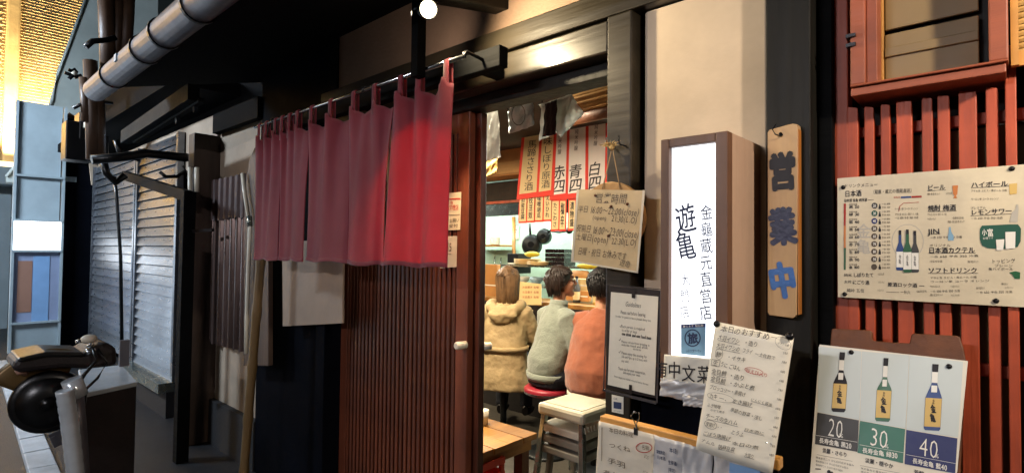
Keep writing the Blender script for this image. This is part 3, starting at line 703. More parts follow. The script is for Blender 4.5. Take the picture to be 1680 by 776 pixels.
# ================================================================== OPEN-FOR-BUSINESS wooden plaque
ys = -.05
S = hsheet(ys)
pq = thing('wooden_plaque', 'long wooden hanging plaque with three painted black to blue characters on the black post', 'sign', S.on(1288, 520))
S.slab(mb := MB(), [(1259, 218), (1262, 213), (1300, 203), (1308, 204), (1309, 210), (1307, 517), (1301, 522), (1262, 517), (1259, 512)], 0, -.028); mb.build('board', 'sign_wood', pq, bevel=.002)
S.slab(mb := MB(), [(1309.5, 212), (1309.5, 210), (1308, 516), (1308.5, 516)], -.002, -.026)
c = S.on(1308.5, 212); e = S.on(1307.5, 516)
MB().box(c.x - .001, c.x + .0015, ys + .002, ys + .026, e.z, c.z).build('edge_grain', 'sign_edge', pq)
for ch, y0, y1_, mm, ox in (('営', 252, 311, 'ink', 0), ('業', 343, 401, 'navy_paint', 0), ('中', 432, 488, 'blue_paint', 0)):
    mb = MB(); S.write(mb, ch, (1262, (y0 + y1_) / 2 + 2), (1306, (y0 + y1_) / 2 - 3), y1_ - y0, .001, .035); mb.build('character', mm, pq)
n0 = S.on(1281, 218, .0)
MB().loft([n0 + V((-.012, .0, .022)), n0 + V((-.016, -.012, .008)), n0 + V((-.008, -.016, -.006)), n0 + V((.002, -.006, -.01)), n0 + V((.004, .004, -.004))], .0016, 6).build('hanging_wire', 'black_metal', pq, smooth=True)
S.disc(mb := MB(), 1281, 221, 3.2, .001, 4); mb.build('hole', 'soffit', pq)

# ================================================================== LIGHTBOX
yf = -.21
fx0, fx1 = X(1084, yf, 232), X(1194, yf, 300); zt = 1.738; zbx = 1.108
lb = thing('lightbox_sign', 'tall glowing white lightbox in a dark wooden case with vertical brush lettering', 'sign', ((fx0 + fx1) / 2, -.1, zbx))
tk = .022
MB().box(fx0, fx0 + tk, yf, yf + .03, zbx, zt).build('frame', 'box_wood', lb, bevel=.002)
MB().box(fx1 - tk * 1.35, fx1, yf, yf + .03, zbx, zt).build('frame', 'box_wood', lb, bevel=.002)
MB().box(fx0 + tk, fx1 - tk * 1.35, yf + .001, yf + .03, zt - tk, zt).build('frame', 'box_wood', lb, bevel=.002)
MB().box(fx0 + tk, fx1 - tk * 1.35, yf + .001, yf + .03, zbx, zbx + tk).build('frame', 'box_wood', lb, bevel=.002)
MB().box(fx0 + tk * .8, fx1 - tk, yf + .018, yf + .024, zbx + .01, zt - .01).build('acrylic_panel', 'lantern_white', lb)
MB().box(fx1 - .012, fx1 - .001, yf + .031, .019, zbx, zt - .001).build('side_panel', 'box_side', lb)
MB().box(fx0 + .001, fx0 + .012, yf + .031, .019, zbx, zt - .001).build('side_panel', 'box_side', lb)
MB().box(fx0 + .012, fx1 - .012, yf + .031, .019, zt - .012, zt - .001).build('top_panel', 'box_side', lb)
S = hsheet(yf + .018)
mb = MB()
S.write(mb, '遊', (1108, 362), (1142, 354), 46, .001, .006, slant=.05); S.write(mb, '亀', (1110, 406), (1140, 399), 46, .001, .006); mb.build('lettering', 'blue_ink', lb); mb = MB()
S.column(mb, '金龜蔵元直営店', (1159.5, 335), (1158, 526), 20, off=.001, bold=.004, fill=.88, tilt=-.15); mb.build('lettering', 'blue_ink', lb); mb = MB()
S.column(mb, '大門店', (1125, 446), (1123, 524), 15, off=.001, bold=-.004, fill=.78, tilt=-.15)
mb.build('lettering', 'blue_ink', lb)
st = thing('travel_sticker', 'pale blue square sticker with a circled character stuck low on the glowing lightbox', 'sticker', S.on(1138, 582))
S.slab(mb := MB(), [(1118, 532), (1158, 530), (1157, 584), (1118, 580)], .002, .0004); mb.build('sheet', 'sticker_blue', st)
mb = MB(); S.oval(mb, 1137, 554, 12.5, 13.5, 2, .0026); S.write(mb, '旅', (1129, 555), (1146, 554), 17, .0026, .03); S.write(mb, 'ふるさと旅クーポン', (1126, 575), (1151, 575), 5, .0026); mb.build('lettering', 'blue_ink', st)
S.slab(mb := MB(), [(1118, 532), (1158, 530), (1158, 536), (1118, 538)], .0024); mb.build('header_strip', 'navy_print', st)
mb = MB(); S.write(mb, '使えます 割引券', (1121, 535.2), (1155, 533.5), 4, .003); mb.build('lettering', 'white_print', st)

# paper with Chinese menu notice, in a crumpled plastic sleeve
S = hsheet(yf - .012)
cm = thing('chinese_menu_note', 'white handwritten brush note in a plastic sleeve under the glowing lightbox', 'notice', S.on(1130, 666))
def film(nm, poly_tl, poly_tr, poly_br, poly_bl, m_, par, amp=.004, off=0, seed=0, nu=18, nv=14):
    q = [S.on(*p_) for p_ in (poly_tl, poly_tr, poly_br, poly_bl)]; n = S.n
    def fn(u, v):
        p_ = (q[0] * (1 - u) + q[1] * u) * (1 - v) + (q[3] * (1 - u) + q[2] * u) * v
        h = amp * (math.sin(u * 9 + v * 4 + seed) * math.sin(v * 7 - u * 5 + seed * 2) + .5 * math.sin(u * 23 + v * 17 + seed))
        return p_ + n * (off + h)
    return MB().grid(fn, nu, nv).build(nm, m_, par, smooth=True, solid=.0008)
film('note', (1090, 581), (1186, 590), (1184, 634), (1088, 626), 'paper', cm, .0006)
film('plastic_sleeve', (1084, 620), (1186, 632), (1182, 668), (1083, 648), 'plastic_film', cm, .004, .002, 2)
mb = MB()
for ch, a, b, h in (('有', (1080, 604), (1096, 605), 26), ('中', (1096, 606), (1118, 607), 27), ('文', (1119, 611), (1142, 613), 27), ('菜', (1144, 613), (1168, 615), 28), ('单', (1170, 616), (1190, 618), 28)):
    S.write(mb, ch, a, b, h, .0025, .005, slant=.12)
mb.build('lettering', 'ink', cm)
film('plastic_flap', (1121, 646), (1160, 655), (1158, 668), (1124, 664), 'plastic_film', cm, .003, .007, 4)
# ================================================================== HOURS BOARD hanging on the post
yh = -.065
S = Sheet(P(955, 311, y=yh), P(1058, 312.5, y=yh), P(938, 428, y=yh))
def z5(x, y): return (935 + x / 5.007, 295 + y / 5.007)
hb = thing('hours_board', 'cream handwritten opening hours sheet pinned on a round wooden plaque hung from a straw knot', 'sign', S.on(995, 440))
S.slab(mb := MB(), [(1003 + 53 * math.cos(t) + 0, 357 + 59 * math.sin(t)) for t in [2 * PI * k / 28 for k in range(28)]], -.002, -.02); mb.build('plaque', 'plaque_wood', hb, bevel=.002)
S.slab(mb := MB(), [z5(75, 80), z5(618, 88), z5(560, 765), z5(15, 665)], .0015, 0); mb.build('sheet', 'kraft_paper', hb)
S.slab(mb := MB(), [z5(60, 80), z5(78, 80), z5(32, 668), z5(12, 664)], .0022); S.slab(mb, [z5(600, 85), z5(620, 86), z5(562, 768), z5(548, 762)], .0022); S.slab(mb, [z5(14, 658), z5(560, 752), z5(560, 766), z5(12, 672)], .0022); mb.build('laminate_edge', 'laminate', hb)
mb = MB()
def W(t, x0, y0, x1, y1_, h, b=-.004): S.write(mb, t, z5(x0, y0), z5(x1, y1_), h / 5.007, .0026, b, .35, .12)
W('営業時間', 215, 150, 472, 160, 84)
W('平日 16:00～22:00(close)', 72, 240, 575, 268, 60); W('(open)', 190, 305, 305, 318, 36); W('21:30(L.O)', 345, 318, 558, 332, 52)
W('祝前日 16:00～23:00(close)', 58, 395, 572, 450, 66); W('土曜日(open)', 55, 462, 320, 495, 60); W('22:30(L.O)', 345, 500, 552, 515, 54)
W('日曜・祝日 お休みです', 70, 580, 470, 630, 66); W('遊亀', 412, 675, 500, 700, 58)
mb.build('lettering', 'grey_ink', hb)
for p_ in ((213, 130), (341, 220), (475, 200), (320, 460)): S.pin(*z5(*p_), hb, .005, 'brown_board')
kn = P(1006, 242, y=-.04)
for ex, ey in ((989, 310), (1018, 311)): MB().loft([kn + V((0, -.005, 0)), S.on(ex, ey, .002)], .0018, 6).build('string', 'twine', hb)
sk = thing('straw_knot', 'small frayed straw knot tied to a hook on the black post above the hours sheet', 'ornament', kn)
mb = MB()
for k in range(26):
    a = random.uniform(0, PI); l = random.uniform(.02, .045)
    mb.loft([kn + V((0, -.004, 0)), kn + V((math.cos(a) * l * .6, -.012 - random.random() * .01, math.sin(a) * l * .35)), kn + V((math.cos(a) * l, -.008 - random.random() * .02, math.sin(a) * l * .7 - .004))], [.0018, .0014, .0004], 5)
mb.ball(kn + V((0, -.008, 0)), .01, 8, 6); mb.build('straw', 'straw', sk)
MB().loft([kn + V((.03, .02, .004)), kn + V((.034, -.015, .002)), kn + V((.03, -.018, .014)), kn + V((.026, -.01, .03))], .0025, 6).build('hook', 'black_metal', sk, smooth=True)
MB().loft([kn + V((-.02, .02, .016)), kn + V((-.02, -.012, .012)), kn + V((-.014, -.016, .03))], .002, 6).build('hook', 'black_metal', sk, smooth=True)

# ================================================================== GUIDELINES BOARD
yg = -.052
S = Sheet(P(998, 465, y=yg), P(1089, 475, y=yg), P(989, 642, y=yg))
def z6(x, y): return (985 + x / 3.695, 460 + y / 3.695)
gb = thing('guidelines_board', 'English guidelines sheet on a dark brown board in clear plastic on the black post', 'notice', S.on(1034, 655))
S.slab(mb := MB(), [z6(55, 30), z6(362, 62), z6(338, 715), z6(32, 655)], 0, -.012); mb.build('board', 'dark_frame', gb, bevel=.002)
S.slab(mb := MB(), [z6(66, 70), z6(352, 98), z6(330, 695), z6(46, 630)], .0016, .0002); mb.build('sheet', 'paper', gb)
for a, b, c_, d in ((z6(40, 22), z6(375, 52), z6(374, 57), z6(40, 28)), (z6(40, 22), z6(47, 23), z6(26, 664), z6(19, 662)), (z6(366, 52), z6(376, 54), z6(350, 742), z6(340, 738)), (z6(18, 655), z6(348, 732), z6(340, 750), z6(18, 668))):
    S.slab(mb := MB(), [a, b, c_, d], .0035, .0012); mb.build('plastic_edge', 'film_edge', gb, bevel=.0008)
for a in ([(194, 60), (214, 62), (214, 108), (194, 106)], [(178, 628), (196, 632), (194, 690), (176, 686)]):
    S.slab(mb := MB(), [z6(*q) for q in a], .004); mb.build('clip', 'dark_frame', gb)
mb = MB()
def W(t, x0, y0, x1, y1_, h, b=0.0): S.write(mb, t, z6(x0, y0), z6(x1, y1_), h / 3.695, .002, b)
S.write(mb, 'Guidelines', z6(155, 140), z6(250, 152), 8, .002, -.005, slant=.2)
W('Please read before Entering', 125, 190, 275, 208, 22); W('In order for guests to have a pleasant dining time,', 95, 214, 310, 243, 14)
W('Each person is required', 130, 276, 272, 295, 18); W('to order at least', 132, 298, 225, 312, 18); W('one drink and one food item', 132, 320, 310, 348, 20, .02)
W('Please refrain from bringing in', 130, 368, 300, 392, 15); W('outside food and drink', 130, 386, 290, 408, 15); W('into the bar', 200, 412, 250, 420, 14)
W('Please enjoy the evening for', 130, 436, 285, 462, 18); W('1.5h until 9pm, up to 2 hours with', 130, 458, 285, 485, 16); W('any seat.', 130, 484, 176, 490, 16)
W('Thank you for your cooperation,', 110, 530, 275, 560, 18); W('and enjoy your meal.', 140, 555, 245, 574, 16); W('Service charge is not included in the price listed on the menu', 85, 577, 292, 628, 13)
for x, y in ((119, 276), (114, 358), (113, 432)): S.line(mb, [z6(x, y), z6(x + 4, y + 6), z6(x + 12, y - 8)], .6, .002)
mb.build('lettering', 'ink', gb)
S = hsheet(-.021); qs = thing('payment_sticker', 'tiny white and blue sticker on the black post under the guidelines board', 'sticker', S.on(1013, 678))
S.slab(mb := MB(), [(1004, 647), (1023, 651), (1023, 679), (1004, 675)], .001, 0); mb.build('sheet', 'paper', qs)
S.slab(mb := MB(), [(1007, 658), (1020, 660), (1020, 671), (1007, 669)], .0015); S.write(mb, 'OK', (1007, 653), (1014, 654), 4, .0015); S.write(mb, 'ステッカー', (1007, 673), (1020, 675), 3.5, .0015); mb.build('print', 'blue_ink', qs)

# ================================================================== RECOMMENDATION SHEET
S = Sheet(P(1175, 528, y=-.25), P(1302, 553, y=-.24), P(1140, 736, y=-.295))
def z7(x, y): return (1130 + x / 3.033, 520 + y / 3.033)
rs = thing('specials_sheet', 'tall white handwritten daily specials sheet pinned crookedly across the lightbox case', 'notice', S.on(1200, 770))
q4 = [S.on(*p_) for p_ in ((1174, 527), (1302, 554), (1266, 779), (1140, 737))]
def fn(u, v):
    p_ = (q4[0] * (1 - u) + q4[1] * u) * (1 - v) + (q4[3] * (1 - u) + q4[2] * u) * v
    return p_ - S.n * (.002 + .004 * (1 - math.cos((u - .5) * 2.2)) + .006 * max(0, v - .8) * u)
MB().grid(fn, 14, 14).build('sheet', 'paper', rs, smooth=True, solid=.0008)
mb = MB(); rd = MB()
def W(t, x0, y0, x1, y1_, h, ul=0, b=.0):
    S.write(mb, t, z7(x0, y0), z7(x1, y1_), h / 3.033, .0016, b, .5, .15)
    if ul: S.line(mb, [z7(x0, y0 + h * .62), z7(x1, y1_ + h * .62)], .6, .0016)
W('本日のおすすめ', 160, 55, 405, 98, 34)
for t, x0, y0, x1, y1_, h, ul in [('大羽イワシ', 148, 98, 255, 122, 28, 1), ('・造り', 275, 124, 345, 138, 28, 0), ('大羽イワシの', 140, 140, 255, 162, 28, 1), ('フライ', 268, 164, 318, 176, 26, 0), ('～土佐酢で', 330, 182, 432, 204, 20, 0),
    ('鯵', 136, 182, 164, 188, 28, 0), ('・イサキ', 190, 196, 285, 216, 26, 0), ('生', 122, 224, 148, 230, 28, 0), ('うに ごはん', 158, 232, 258, 256, 26, 0), ('金目鯛', 114, 268, 188, 284, 28, 1), ('・造り', 200, 288, 280, 306, 28, 0),
    ('金目鯛', 110, 304, 184, 320, 28, 1), ('・かぶと煮', 198, 326, 330, 354, 26, 0), ('ブロッコリー・素揚げ', 104, 346, 284, 386, 24, 0), ('にんにく醤油', 310, 408, 415, 436, 16, 1), ('カキ', 104, 388, 145, 396, 26, 0), ('ー、', 150, 400, 210, 412, 20, 0), ('かき揚げ', 220, 412, 318, 436, 22, 1),
    ('ふき味噌', 92, 434, 160, 450, 20, 0), ('のせて焼き', 108, 460, 180, 474, 12, 0), ('季節の野菜・浸し', 208, 458, 368, 506, 22, 0), ('チーズの生ハム', 86, 488, 245, 528, 26, 1), ('厚揚げ', 86, 530, 132, 540, 24, 0), ('・・', 140, 545, 170, 550, 20, 0), ('とうふ', 212, 566, 275, 586, 26, 0), ('日本酒に', 276, 556, 376, 580, 16, 1),
    ('ごぼう唐揚げ', 72, 574, 210, 604, 22, 1), ('本日の煮', 215, 624, 350, 650, 20, 0), ('ナムル', 64, 608, 132, 634, 20, 0), ('胡麻豆腐', 146, 640, 230, 660, 24, 1), ('大盛り', 278, 680, 326, 692, 22, 1)]: W(t, x0, y0, x1, y1_, h, ul)
for k in range(12): W(random.choice(['680', '580', '780', '480']), 470 - k * 6.3, 176 + k * 46, 494 - k * 6.3, 182 + k * 46, 12)
S.oval(mb, *z7(152, 182), 6, 9, .5, .0016); S.oval(mb, *z7(470, 130), 13, 10, .4, .0016, .3); W('おまかせ盛', 444, 128, 500, 142, 12); S.oval(mb, *z7(160, 400), 22, 7, .4, .0016, .2); S.oval(mb, *z7(110, 534), 10, 7, .6, .0016, .2)
S.line(mb, [z7(116, 210), z7(158, 216), z7(152, 246), z7(112, 240), z7(116, 210)], .6, .0016); S.line(mb, [z7(410, 98), z7(440, 104)], .6, .0016)
mb.build('lettering', 'ink', rs)
S.oval(rd, *z7(325, 268), 15, 5, .8, .0016, .2); S.write(rd, '桜えび入り', z7(285, 262), z7(395, 292), 7, .0016, 0, .4); rd.build('lettering', 'red_ink', rs)
S.pin(*z7(140, 34), rs, .008); S.pin(*z7(503, 95), rs, .009)

# ================================================================== MENU EASEL below: wooden rail, hooks, sheets in plastic
ye = -.26
ra, rb_ = P(985, 688, y=ye), P(1150, 729, y=ye); rz = ra.z
me_ = thing('menu_easel', 'black menu board with a pale wooden top rail and wire clips under the lightbox', 'menu board', (-.7, ye, .3))
xl, xr_ = P(984, 690, y=ye).x, P(1278, 745, y=ye).x
rz = (P(985, 690, y=ye).z + P(1145, 729, y=ye).z) / 2
MB().box(xl, xr_, ye, ye + .03, rz - .012, rz + .012).build('top_rail', 'pale_wood', me_, bevel=.003)
MB().box(xl + .004, xr_ - .004, ye + .006, ye + .024, rz - .6, rz - .012).build('panel', 'ink_board', me_)
for x_, y_ in ((1045, 690), (1258, 738)):
    h_ = P(x_, y_, y=ye)
    for sx in (-1, 1): MB().loft([(h_.x, ye - .002, rz + .002), (h_.x + sx * .003, ye - .006, rz + .02), (h_.x + sx * .012, ye - .01, rz + .034), (h_.x + sx * .006 + .006, ye - .012, rz + .048), (h_.x + sx * .004 + .01, ye - .014, rz + .046)], .0016, 6).build('wire_clip', 'steel', me_, smooth=True)
    MB().box(h_.x - .006, h_.x + .006, ye - .006, ye + .0, rz - .012, rz + .006).build('clip_jaw', 'steel', me_)
S = hsheet(ye - .006)
def sheet_(poly, label, mm, seed, amp=.003, off=0):
    t = thing('menu_sheet', label, 'menu', S.on((poly[2][0] + poly[3][0]) / 2, 776)); film('sheet', *poly, mm, t, amp, off, seed, 16, 16); return t
t = sheet_([(983, 690), (1075, 713), (1066, 850), (974, 830)], 'greyish handwritten menu page with a red circle at the rail\'s left end', 'laminate', 1, .0012)
mb = MB()
for a, b, x0, y0, x1, y1_, h in [('本日の料理', 0, 1000, 703, 1040, 713, 9), ('つくね', 0, 1000, 728, 1036, 737, 9), ('手羽', 0, 998, 753, 1028, 763, 10), ('五〇〇', 0, 1058, 746, 1066, 750, 6), ('六〇〇', 0, 1056, 772, 1064, 776, 6), ('あじ', 0, 990, 772, 1020, 778, 8)]: S.write(mb, a, (x0, y0), (x1, y1_), h, .004, 0, .5)
S.write(mb, '名物', (1054, 732), (1066, 734), 8, .004); S.line(mb, [(989, 700), (988, 755)], 1, .004); mb.build('lettering', 'grey_ink', t)
mb = MB(); S.oval(mb, 1058, 733, 13, 8, 1.4, .0045); mb.build('circle', 'red_ink', t)
t = sheet_([(1074, 713), (1122, 726), (1118, 850), (1068, 840)], 'narrow bluish menu page in wrinkled plastic, second along the wooden rail', 'plastic_film', 3, .0015, .001)
mb = MB()
for a, x0, y0, x1, y1_, h in [('期間限定', 1079, 739, 1093, 742, 6), ('日本酒', 1080, 748, 1094, 751, 6), ('本日', 1100, 736, 1112, 739, 8), ('生原酒', 1098, 756, 1112, 759, 7), ('(限定)', 1098, 768, 1110, 771, 6)]: S.write(mb, a, (x0, y0), (x1, y1_), h, .0065, .01, .3)
mb.build('lettering', 'blue_ink', t)
t = sheet_([(1121, 725), (1170, 740), (1168, 850), (1117, 845)], 'blank crumpled clear plastic sleeve hanging third along the wooden rail', 'plastic_film', 5, .003, .002)
t = sheet_([(1172, 742), (1262, 766), (1258, 860), (1168, 850)], 'blue white printed sheet in crumpled plastic at the foot of the specials sheet', 'plastic_film', 8, .003, .003)
mb = MB(); S.slab(mb, [(1200, 756), (1250, 769), (1248, 830), (1196, 820)], .0105); mb.build('print', 'poster_sky', t)
# ================================================================== LEFT: neighbouring shop front beyond the curtain
nb = thing('shuttered_shop', 'old dark shop front beyond the bar with grey metal shutters and tin sheeting', 'building', (-6.3, .1, 0))
MB().box(-9.1, -3.66, .2, .34, 0, 3.4).build('wall', 'soffit', nb)
MB().box(-4.45, -3.66, .08, .2, .05, 2.32).build('wall_panel', 'beige_wall', nb)
MB().box(-4.45, -3.66, .04, .08, 0, .32).build('plinth', 'dark_plinth', nb)
MB().box(-4.45, -3.66, .02, .07, 2.31, 2.45).build('wall_plate', 'soffit', nb)
MB().box(-4.58, -4.46, -.1, .2, 0, 2.3).build('post', 'post_wood', nb, bevel=.006)
MB().box(-8.8, -4.4, -.28, .2, 2.62, 2.72).build('canopy', 'soffit', nb)
MB().box(-8.6, -4.58, .1, .2, 2.1, 2.5).build('upper_boards', 'beige_wall', nb)
# ribbed tin sheet
yc = .0; xa, xb = -4.44, -3.68; zt_, zb_ = Z(380, 288, yc), Z(380, 575, yc)
tin = thing('tin_sheet', 'corrugated tin sheet on the wall beside the red curtain, rusty across its top', 'cladding', (-4.06, yc, zb_))
def rib(z0, z1, dy):
    return lambda u, v: (xa + (xb - xa) * u, yc + dy + .012 * math.copysign(abs(math.sin(u * 15 * PI)) ** .5, math.sin(u * 15 * PI)), z0 + (z1 - z0) * v + .015 * math.sin(u * 40) * (1 - v) * .5)
MB().grid(rib(zb_, zt_ - .25, .03), 120, 2).build('sheet', 'corrugated', tin, solid=.002)
MB().grid(rib(zt_ - .3, zt_, .02), 120, 2).build('rusty_strip', 'rust_panel', tin, solid=.002)
# board with rounded head between tin and curtain
bx = [(-3.62, 0.0), (-3.36, 0.0)]
S = hsheet(-.06)
rbd = thing('round_topped_board', 'brown upright board with a rounded top standing beside the left edge of the red curtain', 'board', (-3.5, -.06, .0))
prof = [(425, 600), (399, 600), (401, 330), (404, 290), (409, 262), (417, 243), (427, 236), (440, 236), (440, 600)]
S.slab(mb := MB(), prof, 0, -.03); mb.build('board', 'post_wood', rbd, bevel=.004)
S2 = hsheet(-.085)
dp = thing('drain_pipe', 'thin white plastic pipe running down the tin sheet beside the rounded board', 'pipe', S2.on(405, 560))
MB().loft([S2.on(x, y) for x, y in ((398, 285), (402, 320), (406, 345), (410, 372), (408, 430), (405, 520), (404, 580))], .012, 10).build('pipe', 'white_plastic', dp, smooth=True)
MB().loft([S2.on(409, 355), S2.on(410, 372)], .016, 10).build('collar', 'kitchen_steel', dp, smooth=True)
ws = thing('white_strip', 'short pale plastic strip leaning on the dark wall behind the bamboo pole', 'strip', P(424, 578, y=.02))
mb = MB(); mb.hull8([P(419, 577, y=.02), P(425, 577, y=.02), P(428, 452, y=.02), P(421, 452, y=.02)], [P(419, 577, y=.03), P(425, 577, y=.03), P(428, 452, y=.03), P(421, 452, y=.03)]); mb.build('strip', 'panel_grey', ws)
# bamboo pole
bb = P(430, 400, y=-.16); bt = P(400, 776, y=-.2); d = (bt - bb).normalized(); foot = bb + d * ((bb.z - .0) / -d.z)
bam = thing('bamboo_pole', 'leaning tan bamboo pole below the left edge of the red curtain', 'pole', foot)
pts = []; rr = []; L_ = (foot - (bb - d * .5)).length; n = 40
for k in range(n + 1):
    t_ = k / n; pts.append(bb - d * .5 + d * L_ * t_); rr.append(.024 + (.004 if k % 6 == 0 else 0))
MB().loft(pts, rr, 12).build('culm', 'bamboo', bam, smooth=True)
for px, py in ((331, 400),):
    pass
# shutters
ysh = .06; xs0, xs1, xs2 = X(152, ysh), X(222, ysh), X(292, ysh)
def shutter(x0, x1, label):
    t = thing('metal_shutter', label, 'shutter', ((x0 + x1) / 2, ysh, .3), group='shutters of the shop front')
    MB().box(x0, x1, ysh + .03, ysh + .04, .3, 2.45).build('backing', 'soffit', t)
    MB().box(x1 - .05, x1, ysh - .02, ysh + .03, .3, 2.45).build('stile', 'shutter_metal', t)
    MB().box(x0, x0 + .05, ysh - .02, ysh + .03, .3, 2.45).build('stile', 'shutter_metal', t)
    pro = None; n = 24; p_ = 2.15 / n
    for k in range(n):
        if pro is None:
            z = .3; mb = MB(); mb.hull8([(x0 + .05, ysh - .012, z), (x1 - .05, ysh - .012, z), (x1 - .05, ysh + .012, z + p_ - .004), (x0 + .05, ysh + .012, z + p_ - .004)], [(x0 + .05, ysh + .004, z), (x1 - .05, ysh + .004, z), (x1 - .05, ysh + .022, z + p_ - .004), (x0 + .05, ysh + .022, z + p_ - .004)])
            pro = mb.build('slat', 'shutter_metal', t)
        else: twin(pro, 'slat', t, (0, 0, k * p_))
    return t
shutter(xs0, xs1, 'left grey slatted metal shutter, farther of the two beyond the tin sheet')
shutter(xs1 + .03, xs2, 'right grey slatted metal shutter, nearer of the two beyond the black awning post')
MB().box(xs1, xs2, -.06, .06, .22, .3).build('sill', 'kitchen_steel', nb)
MB().box(xs0, xs2, .0, .1, 0, .22).build('plinth', 'dark_plinth', nb)
# black awning frame: arm and leaning post
ya = -.22
fr = thing('awning_frame', 'black steel awning arm and slim post standing in front of the shutters', 'frame', P(275, 776, y=ya))
A1, A2, A3 = P(205, 288, y=ya), P(309, 322, y=ya), P(303, 560, y=ya)
MB().bar(A1, A2, .05, .075).build('arm', 'rail_black', fr)
MB().bar((A2.x, ya, A2.z + .03), (A2.x - .02, ya, 0.0), .075, .075, (1, 0, 0)).build('post', 'rail_black', fr)
mp = P(300, 380, y=ya); MB().bar((A2.x - .02, ya, mp.z), (A2.x + .18, ya + .1, mp.z + .01), .02, .02).build('bracket', 'black_metal', fr)
w1 = P(317, 300, y=-.13)
cp = thing('white_conduit', 'pair of short white conduits on the wooden post beside the shutters', 'conduit', (w1.x, -.12, Z(317, 330, -.13)))
for dx, y0, y1_ in ((312, 275, 345), (323, 275, 315)):
    MB().loft([P(dx, y0, y=-.13), P(dx, y1_, y=-.13)], .016, 8).build('tube', 'white_plastic', cp, smooth=True)
bp2 = P(313, 420, y=-.14); bl = thing('blue_strip', 'pale vertical plastic strip between the awning post and the wooden post', 'strip', P(305, 630, y=-.14))
MB().bar(P(313, 405, y=-.14), P(305, 630, y=-.14), .05, .012, (0, 1, 0)).build('strip', 'panel_grey', bl)
# lower eave purlin with hangers
pu = thing('eave_purlin', 'grey edge beam with small hangers under the dark eave above the shutters', 'beam', P(258, 190, y=-.45))
MB().bar(P(206, 226, y=-.45), P(318, 152, y=-.45), .06, .09).build('beam', 'purlin_grey', pu)
MB().bar(P(222, 232, y=-.42), P(330, 165, y=-.42), .03, .03).build('rod', 'purlin_grey', pu)
for px, py in ((289, 186), (318, 168)): MB().bar(P(px, py - 2, y=-.42), P(px + 3, py + 16, y=-.42), .03, .02, (0, 1, 0)).build('hanger', 'purlin_grey', pu)
# dark pillar at the far end with junction clutter
XP = -9.0
pil = thing('dark_pillar', 'dark navy corner pillar at the far end of the shuttered front', 'pillar', (XP - .2, .1, 0))
pa, pb = P(100, 400, x=XP).y, P(156, 400, x=XP).y
MB().box(XP - .4, XP, pa, pb + .3, 0, 3.1).build('shaft', 'ink_board', pil)
MB().box(XP - .01, XP + .02, P(108, 300, x=XP).y, P(125, 300, x=XP).y, P(110, 298, x=XP).z, P(110, 290, x=XP).z).build('plate', 'panel_grey', pil)
rag = thing('hanging_rag', 'pale rag hanging beside the dark pillar above the shutters', 'cloth', P(165, 300, x=-8.7))
q_ = [P(*p_, x=-8.7) for p_ in ((146, 268), (163, 266), (168, 284), (180, 294), (165, 300), (150, 304))]
MB().prism(q_, [v + V((-.03, 0, 0)) for v in q_]).build('cloth', 'beige_wall', rag, bevel=.005)
# sign column
XS = -8.9
sg = thing('sign_column', 'grey sign column with a white lit box and faded blue poster, far left', 'sign', (XS, -.45, 0))
def pan(name, m_, px0, py0, px1, py1_, d0=0, d1=.05):
    a = P(px0, (py0 + py1_) / 2, x=XS).y; b = P(px1, (py0 + py1_) / 2, x=XS).y; xm = (px0 + px1) / 2
    MB().box(XS - d1, XS + d0, a, b, P(xm, py1_, x=XS).z, P(xm, py0, x=XS).z).build(name, m_, sg)
pan('upper_panel', 'panel_grey', 24, 170, 100, 363)
pan('light_box', 'sign_white', 21, 362, 99, 412, .05, .1)
pan('poster_panel', 'poster_blue', 20, 412, 99, 575)
pan('picture', 'poster_rust', 28, 428, 52, 512, .006)
pan('picture', 'poster_sky', 53, 420, 80, 528, .008)
pan('base', 'panel_grey', 18, 528, 94, 580, .004)
for zz in (P(60, 362, x=XS).z, P(60, 412, x=XS).z, P(60, 528, x=XS).z, P(60, 290, x=XS).z):
    MB().box(XS - .02, XS + .06, P(19, 400, x=XS).y, P(101, 400, x=XS).y, zz - .012, zz + .012).build('trim', 'panel_grey', sg)
for px in (20, 100): yy = P(px, 420, x=XS).y; MB().box(XS - .06, XS + .05, yy - .012, yy + .012, P(60, 575, x=XS).z, P(60, 170, x=XS).z).build('edge_trim', 'panel_grey', sg)
# canvas sheet and tiled facade
XT = -9.6
q = [(260, -60), (150, -60), (140, 0), (112, 75), (95, 120), (84, 165), (72, 205), (40, 255), (10, 290), (10, 300), (260, 300)]
cs = thing('canvas_sheet', 'large grey green canvas sheet draped beside the lit yellow building', 'tarpaulin', P(120, 300, x=XT))
qa = [P(*p_, x=XT) for p_ in q]
MB().prism(qa, [v + V((-.06, 0, 0)) for v in qa]).build('canvas', 'grey_sheet', cs, bevel=.01)
MB().loft([qa[k] + V((.02, 0, 0)) for k in range(2, 9)], .02, 6).build('hem', 'grey_sheet', cs, smooth=True)
MB().bar(P(60, 246, x=XT + .4), P(118, 190, x=XT + .4), .14, .09).build('batten', 'brown_pipe', cs)
XF = -13.0
ty = thing('tiled_building', 'yellow tiled building across the alley glowing from a light strip at its foot', 'building', (XF - 1, -3, 0))
fa, fb = -9.0, P(200, 100, x=XF).y
MB().box(XF - 3, XF - .05, fa, fb, P(0, 285, x=XF).z, 9.5).build('wall', 'tile_facade', ty)
mb = MB(); th = .055
y_ = P(-10, 100, x=XF).y; z_l = P(30, 270, x=XF).z; r_ = 0
rows = int((8.2 - z_l) / th); cols_ = int((fb - y_) / .19)
